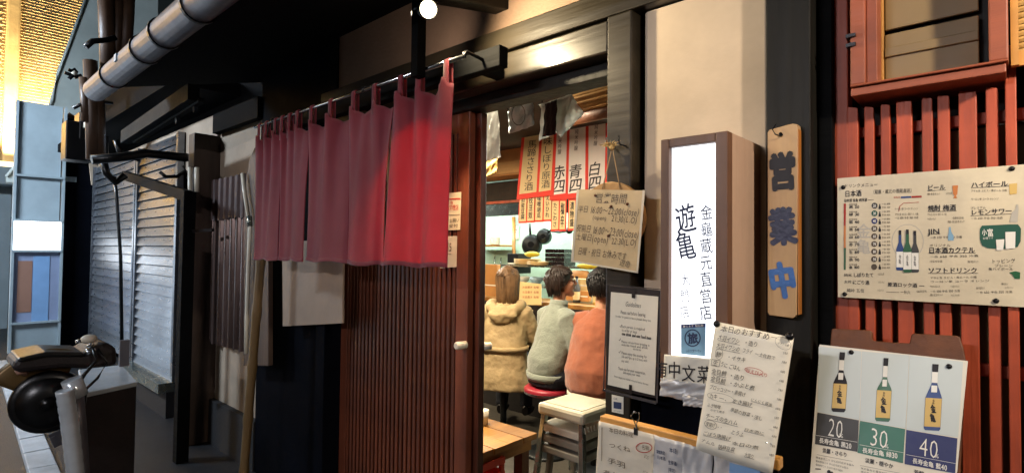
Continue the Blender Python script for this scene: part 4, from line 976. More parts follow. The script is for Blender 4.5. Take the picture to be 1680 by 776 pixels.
for r_ in range(rows):
    for c_ in range(cols_):
        y0 = y_ + c_ * .19 + (.095 if r_ % 2 else 0); z0_ = z_l + r_ * th
        mb.add([(XF - .05, y0, z0_), (XF - .05, y0 + .18, z0_), (XF - .038, y0 + .18, z0_ + .004), (XF - .038, y0, z0_ + .004), (XF - .045, y0 + .18, z0_ + th - .006), (XF - .045, y0, z0_ + th - .006)], [(0, 1, 2, 3), (3, 2, 4, 5)])
mb.build('tiles', 'tile_facade', ty, kind='stuff')
MB().box(XF - .05, XF + .12, P(6, 150, x=XF).y, P(29, 150, x=XF).y, z_l, 9.5).build('pilaster', 'tile_facade', ty, bevel=.03)
ls0, ls1 = P(-60, 262, x=XF + .5), P(62, 235, x=XF + .5)
MB().box(XF - .05, XF + .6, fa, fb, P(30, 285, x=XF).z - .25, P(30, 272, x=XF).z - .1).build('ledge', 'panel_grey', ty)
MB().bar((XF + .3, fa, z_l - .06), (XF + .3, fb - .35, z_l - .06), .14, .1).build('light_strip', 'warm_strip', ty)
lamp('strip_light', 'AREA', (XF + .34, (fa + fb) / 2 - .3, z_l + .02), 1500, (1, .76, .4), fb - fa - .8, .14, aim=(XF + .06, (fa + fb) / 2 - .3, z_l + 1.0)).data.spread = math.radians(75)
# unseen glowing windows added to give the shutters cool reflections
for k in range(5):
    y0 = -8.2 + k * 1.45
    wf = MB().box(XF - .05, XF - .03, y0, y0 + 1.3, .35, 2.45).build('shop_window', 'added_window_glow', ty)
    for a, b, c_, d in ((y0 - .05, y0, .3, 2.5), (y0 + 1.3, y0 + 1.35, .3, 2.5), (y0, y0 + 1.3, 2.45, 2.5), (y0, y0 + 1.3, .3, .35), (y0 + .63, y0 + .67, .35, 2.45)): MB().box(XF - .05, XF, a, b, c_, d).build('frame', 'black_metal', wf)
MB().box(XF - 3, XF - .06, fa, -.3, 0, P(0, 285, x=XF).z).build('ground_floor', 'panel_grey', ty)
# distant shops behind
ds = thing('distant_shop', 'far pale shop front with a green sign seen past the sign column', 'building', (-16, -2.6, 0))
MB().box(-17, -16, -5, -.5, 0, 3.2).build('wall', 'beige_wall', ds)
for px0, py0, px1, py1_, mm in ((-20, 292, 12, 312, 'dark_green'), (-20, 318, 22, 355, 'plaster'), (-20, 358, 20, 372, 'red_ink'), (-20, 372, 20, 402, 'sticker_blue'), (-20, 450, 14, 480, 'charcoal_print'), (-20, 480, 14, 520, 'poster_blue')):
    a = P(px0, 350, x=-15.95).y; b = P(px1, 350, x=-15.95).y
    MB().box(-16, -15.93, a, b, P(0, py1_, x=-15.95).z, P(0, py0, x=-15.95).z).build('sign_panel', mm, ds)
# brown conduits and cables by the gutter end
XC = -5.6
br = thing('pipe_bundle', 'bundle of brown pipes rising behind the end of the gutter', 'pipes', P(148, 262, x=XC))
for x0, y0, x1, y1_, r in ((153, 262, 148, 100, .05), (141, 200, 138, 128, .035), (163, 262, 160, 140, .045), (178, 128, 172, -40, .06), (204, 105, 212, -40, .05), (190, 118, 196, -40, .04)):
    MB().loft([P(x0, y0, x=XC), P((x0 + x1) / 2 + 1, (y0 + y1_) / 2, x=XC), P(x1, y1_, x=XC)], r, 10).build('pipe', 'brown_pipe', br, smooth=True)
jb = thing('junction_box', 'dark junction box clutter on the pipes above the dark pillar', 'box', P(135, 262, x=-6.4))
for x0, y0, x1, y1_ in ((104, 205, 150, 262), (126, 190, 160, 230), (150, 225, 176, 262)):
    a = P(x0, y1_, x=-6.4); b = P(x1, y0, x=-6.4); MB().box(-6.55, -6.35 + random.random() * .05, a.y, b.y, a.z, b.z).build('housing', 'black_metal', jb, bevel=.01)
MB().box(-6.36, -6.28, P(138, 190, x=-6.3).y, P(146, 190, x=-6.3).y, P(140, 210, x=-6.3).z, P(140, 190, x=-6.3).z).build('insulator', 'white_plastic', jb, bevel=.01)
def cable(pts, xs, r, label):
    q = [P(a, b, x=xs) for a, b in pts]
    return MB().loft(q, r, 7).build('cable', 'rubber', None, label, 'cable', smooth=True)
cable([(140, 78), (152, 68), (175, 66), (190, 62)], -5.3, .022, 'bent black cable crossing above the gutter end on the left')
cable([(120, 178), (140, 168), (160, 167), (185, 170)], -5.6, .014, 'thin black cable tied across the brown pipes')
cable([(150, 262), (200, 258), (240, 252), (300, 258), (345, 262)], -4.9, .035, 'thick dark cable sagging above the shutters')
cable([(168, 258), (175, 285), (190, 300), (205, 288)], -5.4, .03, 'looped black cable dropping onto the awning arm')
cable([(190, 230), (196, 248), (206, 256), (230, 262)], -5.2, .02, 'small curled cable under the eave beside the purlin')
cable([(262, 282), (272, 290), (290, 290), (305, 280), (300, 272)], -4.75, .014, 'coiled thin cable above the right shutter')
cable([(188, 290), (192, 330), (198, 420), (200, 560)], -6.3, .016, 'dark cable hanging down in front of the left shutter')
wt = thing('wire_tangle', 'spiky tangle of black wire on the canvas sheet beside the pipes', 'wire', P(118, 122, x=-6.2)); mb = MB()
for a in (((106, 120), (118, 124)), ((112, 115), (120, 118)), ((120, 113), (126, 120)), ((113, 130), (122, 122)), ((122, 128), (134, 124)), ((118, 121), (134, 130))):
    mb.loft([P(*a[0], x=-6.2), P(*a[1], x=-6.2)], .016, 5)
mb.build('wire', 'black_metal', wt)
MB().ball(P(122, 121, x=-6.2), .025, 8, 6).build('insulator', 'white_plastic', wt, smooth=True)

# ================================================================== KERB, parked motorbike, metal box (lower left)
k0, k1 = P(70, 770, z=.03), P(8, 600, z=.03)
kb = thing('kerb_line', 'row of pale wet kerb blocks along the alley at the lower left', 'kerb', (k0.x, k0.y, 0))
dk = (k1 - k0).normalized(); pk = V((-dk.y, dk.x, 0)); ln = .38
for k in range(-2, 12):
    a = k0 + dk * (ln * k); b = a + dk * (ln - .012); z_ = .02
    q = [V((p_.x, p_.y, 0)) for p_ in (a - pk * .07, b - pk * .07, b + pk * .07, a + pk * .07)]
    mb = MB().hull8(q, [v + V((0, 0, .05 + .006 * random.random())) for v in q]); mb.build('block', 'concrete', kb, bevel=.006)
XM = -3.35
mbk = thing('motorbike', 'parked dark motorbike with a black round wheel, long seat and shining fork beside the kerb', 'motorbike', (P(80, 655, x=XM).x, P(80, 655, x=XM).y, 0))
wc = P(80, 657, x=XM); wr = (P(80, 607, x=XM) - wc).length
wa = (EYE - wc); wa.z = 0; wa.normalize(); wa = (wa + V((.25, -.1, 0))).normalized()
whl = MB().lathe([(wr * .8, -.05), (wr * .95, -.05), (wr, -.03), (wr, .03), (wr * .95, .045), (wr * .8, .05)], wc, wa, 36).build('wheel', 'rubber', mbk, smooth=True)
MB().lathe([(.0001, .062), (wr * .3, .06), (wr * .8, .05), (wr * .8, -.05), (.0001, -.04)], wc, wa, 30).build('rim', 'rubber', whl, smooth=True)
MB().lathe([(.0001, .0), (.03, .0), (.025, .02), (.0001, .025)], wc + wa * .06, wa, 14).build('hub', 'rubber', whl, smooth=True)
sx = wa.cross(V((0, 0, 1))).normalized()
if sx.dot(RT) < 0: sx = -sx
fen = []
for k in range(13):
    t_ = PI * (.34 + .5 * k / 12); fen.append(wc + sx * math.cos(t_) * (wr + .03) + V((0, 0, 1)) * math.sin(t_) * (wr + .03))
MB().loft(fen, [(.07, .012)] * 13, 8, ref=wa).build('mudguard', 'gold_metal', mbk, smooth=True)
def D(px, py, dx=0): return P(px, py, x=XM + dx)
po = [(17, 601), (30, 587), (75, 579), (138, 580), (153, 566), (174, 561), (192, 571), (193, 600), (150, 605), (100, 604), (62, 608), (30, 613)]
fa_ = [D(*q, .08) for q in po]; MB().prism(fa_, [v + V((-.26, 0, 0)) for v in fa_]).build('tail_unit', 'seat_vinyl', mbk, bevel=.022)
po = [(28, 588), (75, 577), (138, 578), (140, 586), (75, 586), (30, 595)]
fa_ = [D(*q, .09) for q in po]; MB().prism(fa_, [v + V((-.28, 0, 0)) for v in fa_]).build('seat', 'rubber', mbk, bevel=.012)
MB().loft([D(150, 570, .12), D(160, 590, .16), D(140, 612, .18), D(122, 640, .2)], .008, 6).build('cable', 'rubber', mbk, smooth=True)
MB().loft([D(160, 572, .12), D(176, 594, .14), D(160, 620, .12), D(128, 650, .2)], .006, 6).build('cable', 'rubber', mbk, smooth=True)
MB().bar(D(60, 606, -.05), D(96, 650, -.05), .04, .04).build('seat_stay', 'gutter_metal', mbk)
MB().ball(D(146, 556, .1), (.027, .034, .022), 12, 8).build('mirror', 'white_plastic', mbk, smooth=True)
MB().loft([D(124, 561, .1), D(140, 557, .1)], .009, 8).build('lever', 'steel', mbk, smooth=True)
MB().loft([D(146, 570, .1), D(150, 566, .05)], .012, 8).build('stalk', 'steel', mbk, smooth=True)
MB().loft([D(140, 577, .12), D(156, 576, .12)], .016, 8).build('grip', 'steel', mbk, smooth=True)
MB().loft([D(26, 612, .02), D(34, 608, .02), D(44, 613, .02)], [(.02, .012), (.03, .018), (.02, .012)], 8).build('tail_lamp', 'poster_rust', mbk, smooth=True)
fk = [D(106, 640, .25), D(114, 690, .25), D(124, 776, .25), D(130, 830, .25)]
pts = []; rr = []
for k in range(46):
    t_ = k / 45 * 3; i = min(2, int(t_)); u = t_ - i; pts.append(fk[i].lerp(fk[i + 1], u)); rr.append(.034 if k % 4 < 3 else .032)
MB().loft(pts, rr, 14).build('fork_tube', 'fork_white', mbk, smooth=True)
MB().loft([D(117, 622, .2), D(124, 640, .2), D(128, 650, .2)], .04, 14).build('fork_cap', 'fork_white', mbk, smooth=True)
MB().loft([D(126, 645, .2), D(131, 700, .2), D(136, 776, .2), D(140, 830, .2)], .026, 12).build('fork_tube', 'gutter_metal', mbk, smooth=True)
MB().bar(D(84, 724, .1), D(110, 712, .1), .06, .05).build('foot_peg', 'gutter_metal', mbk)
MB().bar(D(60, 640, -.05), D(110, 590, -.05), .05, .05).build('swing_arm', 'black_metal', mbk)
# metal-lidded box
B0 = P(135, 640, x=-3.55); zl = B0.z
bxx = thing('lidded_box', 'dark brown storage box with a dull metal lid in front of the shutters', 'box', (P(180, 620, z=zl).x, P(180, 620, z=zl).y, 0))
qb = [P(137, 645, z=zl), P(226, 626, z=zl), P(200, 598, z=zl), P(128, 606, z=zl)]
MB().prism([v + V((0, 0, -.025)) for v in qb], [v + V((0, 0, .0)) for v in qb]).build('lid', 'fork_white', bxx, bevel=.006)
ce = sum(qb, V((0, 0, 0))) / 4; qi = [ce + (v - ce) * .97 for v in qb]
MB().prism([V((v.x, v.y, 0)) for v in qi], [V((v.x, v.y, zl - .026)) for v in qi]).build('case', 'seat_vinyl', bxx, bevel=.006)
hb2 = qb[1] + V((0, 0, .0)); hp_ = P(203, 600, z=zl)
MB().bar(hp_, hp_ + V((0, 0, .16)), .05, .03, (1, 0, 0)).build('handle', 'gutter_metal', bxx)
# ================================================================== INTERIOR: counter, kitchen, furniture
yk = 3.6
ct = thing('bar_counter', 'dark wooden bar counter with a raised ledge where three customers sit', 'counter', (-3, 2.35, 0))
MB().box(-6.5, .1, 2.05, 2.55, .70, .74).build('top', 'door_wood', ct, bevel=.004)
MB().box(-6.5, .1, 2.2, 2.5, 0, .7).build('front_panel', 'interior_dark', ct)
MB().box(-6.5, .1, 2.55, 2.9, .93, .97).build('ledge', 'table_wood', ct, bevel=.004)
MB().box(-6.5, .1, 2.552, 2.6, .0, .93).build('back_panel', 'interior_dark', ct)
# hood and shelves on the kitchen wall
hd = thing('range_hood', 'dull steel range hood above the kitchen wall', 'hood', (-4, 3.3, 1.6))
h0 = P(790, 352, y=3.1)
MB().box(-6.6, -2.2, 2.95, 2.97, 1.84, 2.0).build('front_plate', 'kitchen_steel', hd)
MB().hull8([(-6.6, 2.95, 2.0), (-2.2, 2.95, 2.0), (-2.2, 3.61, 2.2), (-6.6, 3.61, 2.2)], [(-6.6, 2.95, 2.02), (-2.2, 2.95, 2.02), (-2.2, 3.61, 2.22), (-6.6, 3.61, 2.22)]).build('canopy', 'kitchen_steel', hd)
MB().loft([(-6.2, 3.25, 1.97), (-2.6, 3.25, 1.97)], .015, 10).build('tube', 'cool_lamp', hd, smooth=True)
lamp('added_hood_lamp', 'AREA', (-4.4, 3.25, 1.95), 60, (.96, 1, .93), 3.6, .06)  # tube and lamp added under the hood to brighten the kitchen wall
bmx = thing('ceiling_beam', 'dark red edged beam under the ceiling above the kitchen', 'beam', (-4, 2.6, 2))
za_, zb2 = Z(820, 300, 2.62), Z(820, 334, 2.62)
MB().box(-7, .1, 2.58, 2.7, zb2, za_).build('beam', 'ceiling_dark', bmx)
MB().box(-7, .1, 2.57, 2.578, zb2 - .006, zb2 + .02).build('red_edge', 'red_wood', bmx)
cb = thing('cupboard', 'lit orange wooden cupboard hanging at the upper left inside', 'cupboard', P(825, 292, y=2.4))
q0, q1 = P(797, 292, y=2.35), P(856, 237, y=2.35)
MB().box(q0.x - .3, q1.x, 2.35, 2.6, q0.z, q1.z).build('body', 'carton', cb, bevel=.004)
MB().box(q0.x - .3, q1.x - .02, 2.34, 2.348, q0.z + .02, (q0.z + q1.z) / 2 - .01).build('door', 'pale_wood', cb)
def shelf(name, label, px0, px1, py, y, th=.02, m_='kitchen_steel', dep=.25):
    a, b = X(px0, y, py), X(px1, y, py); z = Z((px0 + px1) / 2, py, y)
    t = thing(name, label, 'shelf', ((a + b) / 2, y, z)); MB().box(a, b, y - dep / 2, y + dep / 2, z - th, z).build('board', m_, t); return z
zs1 = shelf('wall_shelf', 'wooden shelf with plates on the mint kitchen wall at left', 780, 832, 402, 3.45, .02, 'table_wood')
zs2 = shelf('steel_rack', 'steel rack carrying plates and trays under the frying pans', 832, 1010, 436, 3.05, .02)
zs3 = shelf('lower_shelf', 'lower steel shelf behind the customers', 845, 1010, 470, 3.0, .02)
def plates(px, y, z, n, r, label, m_='white_plastic'):
    c = V((X(px, y, 400), y, z)); t = thing('plate_stack', label, 'plates', c)
    pl = MB().lathe([(.0001, 0), (r * .6, 0), (r, .012), (r, .016), (r * .6, .005), (.0001, .005)], c, (0, 0, 1), 20).build('plate', m_, t, smooth=True)
    for k in range(1, n): twin(pl, 'plate', t, (0, 0, k * .012))
plates(812, 3.45, zs1 + .001, 8, .07, 'stack of white plates on the wooden kitchen shelf')
plates(866, 3.05, zs2 + .001, 5, .15, 'stack of wide pale plates on the steel rack below the frying pans', 'menu_cream')
plates(885, 2.95, zs2 + .001, 3, .13, 'low stack of pale plates at the front of the steel rack', 'menu_cream')
def pan(px, py, y, rpx, hpx, label):
    c = P(px, py, y=y); r = (P(px, py - rpx, y=y) - c).length; ax = (EYE - c).normalized(); ax = (ax + V((0, -.6, 0))).normalized(); hx = P(hpx[0], hpx[1], y=y)
    t = thing('frying_pan', label, 'pan', c)
    MB().lathe([(.0001, .0), (r * .78, 0), (r * .82, -.004), (r, -.045), (r * 1.02, -.045), (r * .84, .004), (r * .8, .008), (.0001, .008)], c, ax, 28).build('body', 'iron', t, smooth=True)
    MB().lathe([(r * .3, .0085), (r * .33, .0095), (r * .36, .0085)], c, ax, 24).build('ring_mark', 'black_metal', t)
    MB().loft([c + (hx - c).normalized() * r * .96, hx], [.014, .011], 8).build('handle', 'iron', t, smooth=True)
pan(871, 402, 3.3, 17.5, (869, 366), 'larger black frying pan hanging on the mint kitchen wall')
pan(891, 388, 3.32, 13, (906, 376), 'smaller black frying pan hanging right of the larger one')
ld = thing('ladle', 'dark ladle hanging right of the frying pans', 'ladle', P(930, 380, y=3.35))
MB().loft([P(903, 379, y=3.35), P(918, 381, y=3.35), P(932, 378, y=3.35)], .012, 8).build('handle', 'iron', ld, smooth=True); MB().ball(P(934, 378, y=3.35), .04, 12, 8).build('bowl', 'iron', ld, smooth=True)
lq = thing('lacquer_boxes', 'stack of black lacquer boxes on the steel rack', 'boxes', P(919, 436, y=3.05))
z_ = zs2 + .002; xl_, xr2 = X(904, 3.05, 420), X(935, 3.05, 420)
for k in range(4): MB().box(xl_, xr2, 2.95, 3.15, z_ + k * .043, z_ + k * .043 + .04).build('tray', 'lacquer', lq, bevel=.003)
yc_ = MB().ball(P(873, 417, y=3.0), (.09, .07, .03), 12, 8).build('yellow_cloth', 'yellow_cloth', None, 'crumpled yellow cloth on top of the pale plates', 'cloth', smooth=True, wrinkle=.02, wsize=.03)
MB().ball(P(965, 437, y=2.95), (.13, .07, .028), 12, 8).build('yellow_cloth', 'yellow_cloth', None, 'crumpled yellow cloth at the right end of the steel rack', 'cloth', smooth=True, wrinkle=.02, wsize=.03)
rb3 = P(952, 452, y=2.9)
MB().loft([rb3 + V((-.1, 0, 0)), rb3 + V((-.08, 0, 0)), rb3 + V((.08, 0, 0)), rb3 + V((.1, 0, 0))], [.03, .05, .05, .03], 12).build('clay_roll', 'carton', None, 'orange brown rounded pot lying on the lower kitchen shelf', 'pot', smooth=True)
for lbl, px0, px1, py0, py1_, y, mm in (('brown cardboard carton on the ledge between the two right customers', 930, 968, 478, 492, 2.75, 'carton'), ('pale box standing on the brown carton behind the grey sweater', 932, 970, 458, 477, 2.8, 'menu_cream'), ('orange wooden board leaning behind the trench coat customer', 790, 818, 434, 500, 2.7, 'carton'), ('grey machine on the rack left of the plates', 834, 852, 416, 448, 3.0, 'black_metal')):
    a, b = P(px0, py1_, y=y), P(px1, py0, y=y)
    bx_ = thing('carton' if 'carton' in lbl or 'box' in lbl else 'board' if 'board' in lbl else 'machine', lbl, 'box' if 'box' in lbl or 'carton' in lbl else 'board' if 'board' in lbl else 'machine', (a.x, y, a.z))
    MB().box(a.x, b.x, y - .02, y + (.03 if 'board' in lbl else .2), a.z, b.z).build('body', mm, bx_, bevel=.004)
    MB().box(a.x + .01, b.x - .01, y - .024, y - .021, (a.z + b.z) / 2 - .006, (a.z + b.z) / 2 + .006).build('band', 'paper', bx_)
for lbl, poly, y in (('cream menu card standing on the counter left of the grey sweater', [(853, 462), (888, 466), (888, 500), (851, 500)], 2.4), ('cream menu card standing on the counter before the grey sweater', [(914, 508), (940, 510), (940, 545), (914, 545)], 2.25), ('cream menu card by the sleeve of the trench coat', [(856, 508), (874, 508), (874, 560), (856, 560)], 2.3)):
    S = hsheet(y); t = thing('menu_card', lbl, 'menu', S.on(poly[3][0], poly[3][1])); S.slab(mb := MB(), poly, 0, -.004); mb.build('card', 'menu_cream', t)
    mb = MB()
    for k in range(3): S.write(mb, 'お品書き 各種', (poly[0][0] + 4, poly[0][1] + 9 + k * 8), (poly[1][0] - 4, poly[0][1] + 9.5 + k * 8), 4, .001)
    mb.build('lettering', 'red_ink', t)
bt_ = thing('bottle', 'pale glass bottle standing behind the trench coat customer', 'bottle', P(846, 500, y=2.75))
MB().lathe([(.0001, 0), (.045, .0), (.048, .02), (.048, .2), (.02, .27), (.018, .34), (.0001, .342)], P(846, 505, y=2.75), (0, 0, 1), 16).build('glass', 'bag_blue', bt_, smooth=True)
# menu strips above the counter
ym = 2.02; S = hsheet(ym)
big = [((861, 888), (224, 219), (847 + 5, 880), (319, 315), 'menu_cream', '馬蹄ささり酒', 'second'), ((890, 909), (219, 216), (884, 904), (315, 312), 'menu_cream', '味しぼり原酒', ''), ((911, 931), (214, 209), (906, 930), (320, 317), 'menu_white', '赤四', ''), ((935, 961), (208, 202), (932, 960), (318, 315), 'menu_white', '青四', ''), ((966, 994), (200, 194), (963, 992), (314, 311), 'menu_white', '白四', '')]
lbls = ['cream red bordered menu strip, leftmost of the large strips above the counter', 'cream red bordered menu strip partly behind the hanging white cloth', 'white red bordered menu strip with two bold characters, left of the three white ones', 'white red bordered menu strip with two bold characters, middle of the three white ones', 'white red bordered menu strip cut off by the black door post']
for k, (tx, ty_, bx2, by_, mm, tt, _) in enumerate(big):
    t = thing('menu_strip', lbls[k], 'menu strip', S.on((bx2[0] + bx2[1]) / 2, by_[0] + 4), group='hanging menu strips')
    S = hsheet(ym - .004 * (k % 2)); S.slab(mb := MB(), [(tx[0] - 4.5, ty_[0] - 5), (tx[1] + 4.5, ty_[1] - 5), (bx2[1] + 4.5, by_[1] + 8), (bx2[0] - 4.5, by_[0] + 9)], 0, -.003); mb.build('border', 'menu_red', t)
    S.slab(mb := MB(), [(tx[0], ty_[0]), (tx[1], ty_[1]), (bx2[1], by_[1]), (bx2[0], by_[0])], .0015); mb.build('sheet', mm, t)
    mb = MB(); ctx, cbx = sum(tx) / 2, sum(bx2) / 2
    if len(tt) > 2: S.column(mb, tt, (ctx, ty_[0] + 6), (cbx + 1, by_[0] - 6), 15, off=.003, bold=.0, fill=.95, tilt=-.1)
    else:
        S.column(mb, '純米吟醸', (ctx - 1, ty_[0] + 4), (ctx - 3, ty_[0] + 40), 6, off=.003, bold=.0, fill=.9)
        S.column(mb, tt, (ctx - 4, by_[0] - 48), (cbx - 1, by_[0] - 3), 22, off=.003, bold=.009, fill=.98, slant=.2, tilt=-.15)
    mb.build('lettering', 'ink', t)
S = hsheet(ym + .01); small = [(853, 864, 321, 363), (866, 877, 320, 362), (879, 891, 319, 361), (893, 905, 318, 360), (906, 917, 330, 376), (919, 928, 330, 376), (934, 944, 329, 375), (947, 957, 328, 374)]
sn = ['酒盗豆腐', '枝豆奴', '味噌胡瓜', 'えいひれ', 'たこわさ', '塩辛', '漬物盛', '炙り鯖']
pos = ['leftmost in the lower row of red bordered strips', 'second from the left in the lower row of red bordered strips', 'third from the left in the lower row of red bordered strips', 'fourth from the left in the lower row, under the second large strip', 'fifth in the lower row, under the first white strip', 'sixth in the lower row, just left of the dark gap', 'seventh in the lower row, right of the dark gap', 'last in the lower row, behind the hours sheet']
for k, (x0, x1, y0, y1_) in enumerate(small):
    t = thing('menu_strip', 'small menu strip, ' + pos[k], 'menu strip', S.on(x0, y1_), group='small menu strips')
    S.slab(mb := MB(), [(x0 - 1.5, y0 - 3), (x1 + 1.5, y0 - 3), (x1 + .5, y1_ + 3), (x0 - 2.5, y1_ + 3.5)], 0, -.003); mb.build('border', 'menu_red', t)
    S.slab(mb := MB(), [(x0, y0), (x1, y0), (x1 - 1, y1_), (x0 - 1, y1_ + .5)], .0015); mb.build('sheet', 'menu_cream', t)
    S.column(mb := MB(), sn[k], ((x0 + x1) / 2, y0 + 2), ((x0 + x1) / 2 - 1, y1_ - 3), 6.5, off=.003, bold=.01); mb.build('lettering', 'ink', t)
sb = thing('strip_rail', 'dark rail from which the menu strips hang above the counter', 'rail', (-3, ym, 2.1))
MB().box(-5.2, -1.6, ym + .012, ym + .05, Z(900, 205, ym) - .02, Z(900, 205, ym) + .05).build('board', 'ceiling_dark', sb)
# hanging cloths, pouch and blind inside the doorway
S = hsheet(.55)
def cloth(nm, label, cat, polys, amp, y, seed, solid=.003):
    global S
    S = hsheet(y); t = thing(nm, label, cat, S.on(*polys[0][0][3]))
    for poly, mm in polys: film('cloth', *poly, mm, t, amp, 0, seed, 14, 18)
    return t
cloth('hanging_towel', 'limp white towel hanging at the upper left of the doorway', 'towel', [([(790, 176), (818, 168), (821, 258), (792, 268)], 'bag_white'), ], .006, .6, 1)
cloth('hanging_tag', 'small yellow lit paper tag below the white towel', 'tag', [([(792, 262), (816, 258), (815, 284), (793, 292)], 'gold_print')], .004, .7, 3)
t = cloth('plastic_pouch', 'clear blue plastic pouch with a black ring hung at the top of the doorway', 'pouch', [([(833, 178), (874, 168), (876, 206), (836, 220)], 'bag_blue')], .006, .5, 4)
S.oval(mb := MB(), 855, 190, 11, 17, 1.6, .02); mb.build('ring', 'rubber', t)
t = cloth('hanging_apron', 'white apron with a black panel bunched up at the top of the doorway', 'apron', [([(884, 172), (938, 155), (958, 186), (920, 226)], 'bag_white'), ([(889, 175), (940, 157), (922, 214), (884, 232)], 'bag_white')], .005, .48, 6)
q = film('black_panel', (897, 172), (918, 164), (914, 222), (893, 226), 'black_cloth', t, .004, .014, 8)
hr = thing('hanging_rail', 'thin steel rail inside the top of the doorway from which cloths hang', 'rail', P(880, 165, y=.52))
hz_ = P(880, 166, y=.52).z; MB().loft([(-2.6, .52, hz_ + .02), (-1.2, .52, hz_ + .02)], .007, 8).build('rod', 'steel', hr, smooth=True)
for px in (836, 872, 892, 936):
    hx_ = X(px, .52, 170); MB().loft([(hx_, .52, hz_ + .03), (hx_, .505, hz_ + .01), (hx_, .51, hz_ - .02)], .004, 6).build('hook', 'black_metal', hr, smooth=True)
bld = thing('reed_blind', 'rolled brown reed blind under the top of the doorway', 'blind', P(970, 186, y=.75)); mb = MB()
b0, b1 = P(938, 176, y=.75), P(1000, 160, y=.75); ax = (b1 - b0).normalized()
for k in range(60):
    a = random.uniform(0, 2 * PI); r = .055 * math.sqrt(random.uniform(.5, 1)); o_ = V((0, math.cos(a) * r, math.sin(a) * r)); s_ = random.uniform(-.04, .02)
    mb.loft([b0 + o_ + ax * s_, b0.lerp(b1, 1.8) + o_], .005, 5)
mb.build('reeds', 'plaque_wood', bld, kind='stuff')
b2, b3 = P(935, 196, y=.75), P(1000, 182, y=.75); MB().loft([b2, b2.lerp(b3, 1.8)], .035, 10).build('roller', 'brown_board', bld, smooth=True)
# low plank table
zt_ = .46
A = P(886, 711, z=zt_)
tx0, tx1, ty0, ty1 = A.x - .75, A.x - .02, .28, A.y
tb = thing('plank_table', 'low yellow plank table just inside the doorway', 'table', ((tx0 + tx1) / 2, (ty0 + ty1) / 2, 0))
n = 5; wd = (ty1 - ty0) / n
for k in range(n): MB().box(tx0, tx1 + (.0, -.004, .003, -.002, .002)[k], ty0 + wd * k, ty0 + wd * (k + 1) - .004, zt_ - .03, zt_ - (.0, .001, .0, .0015, .0)[k]).build('plank', 'table_wood', tb, bevel=.002)
for lx in (tx0 + .05, tx1 - .09):
    for ly in (ty0 + .05, ty1 - .09): MB().box(lx, lx + .06, ly, ly + .06, .012, zt_ - .031).build('leg', 'brown_board', tb, bevel=.003)
MB().box(tx1 - .06, tx1 - .025, ty0 + .02, ty1 - .02, zt_ - .09, zt_ - .031).build('apron', 'table_wood', tb)
f_, e = V((-1, 0, 0)), V((0, -1, 0))
# red crate under the table
cr = thing('beer_crate', 'red plastic bottle crate under the low plank table', 'crate', P(800, 776, z=.0 + .012))
zc_ = .40; c0 = P(829, 748, z=zc_); f2, e2 = f_, e
c0 = c0
def rect(z, k=1.0): return [V((p_.x, p_.y, z)) for p_ in (c0, c0 + f2 * .3, c0 + f2 * .3 + e2 * .4, c0 + e2 * .4)]
def ringwall(z0, z1, t_, nm):
    r_ = rect(z0); mb = MB(); ce_ = sum(r_, V((0, 0, 0))) / 4
    for i in range(4):
        a, b = r_[i], r_[(i + 1) % 4]; ia, ib = a + (ce_ - a).normalized() * t_, b + (ce_ - b).normalized() * t_
        mb.hull8([a, b, ib, ia], [v + V((0, 0, z1 - z0)) for v in (a, b, ib, ia)])
    mb.build(nm, 'red_crate', cr, bevel=.002)
ringwall(zc_ - .035, zc_, .02, 'rim'); ringwall(.11, zc_ - .085, .016, 'wall'); ringwall(zc_ - .085, zc_ - .07, .02, 'band')
r_ = rect(.11)
for i in range(4):
    for u in (.02, .5, .98):
        p_ = r_[i].lerp(r_[(i + 1) % 4], u); p_ += (sum(r_, V((0, 0, 0))) / 4 - p_).normalized() * .014; MB().box(p_.x - .01, p_.x + .01, p_.y - .01, p_.y + .01, zc_ - .07, zc_ - .035).build('upright', 'red_crate', cr)
MB().hull8(rect(.1), rect(.112)).build('bottom', 'red_crate', cr)
cr2 = MB(); r0_ = [V((v.x, v.y, .012)) for v in rect(0)]; cr2.hull8(r0_, [V((v.x, v.y, .098)) for v in r0_]).build('lower_crate', 'red_crate', cr, bevel=.004)
cl = P(792, 684, z=zt_ + .03)
MB().lathe([(.0001, 0), (.03, 0), (.034, .08), (.03, .08), (.027, .005), (.0001, .005)], V((tx1 - .32, ty1 - .1, zt_ + .001)), (0, 0, 1), 14).build('cup', 'white_plastic', None, 'white cup on the low plank table by the door edge', 'cup', smooth=True)
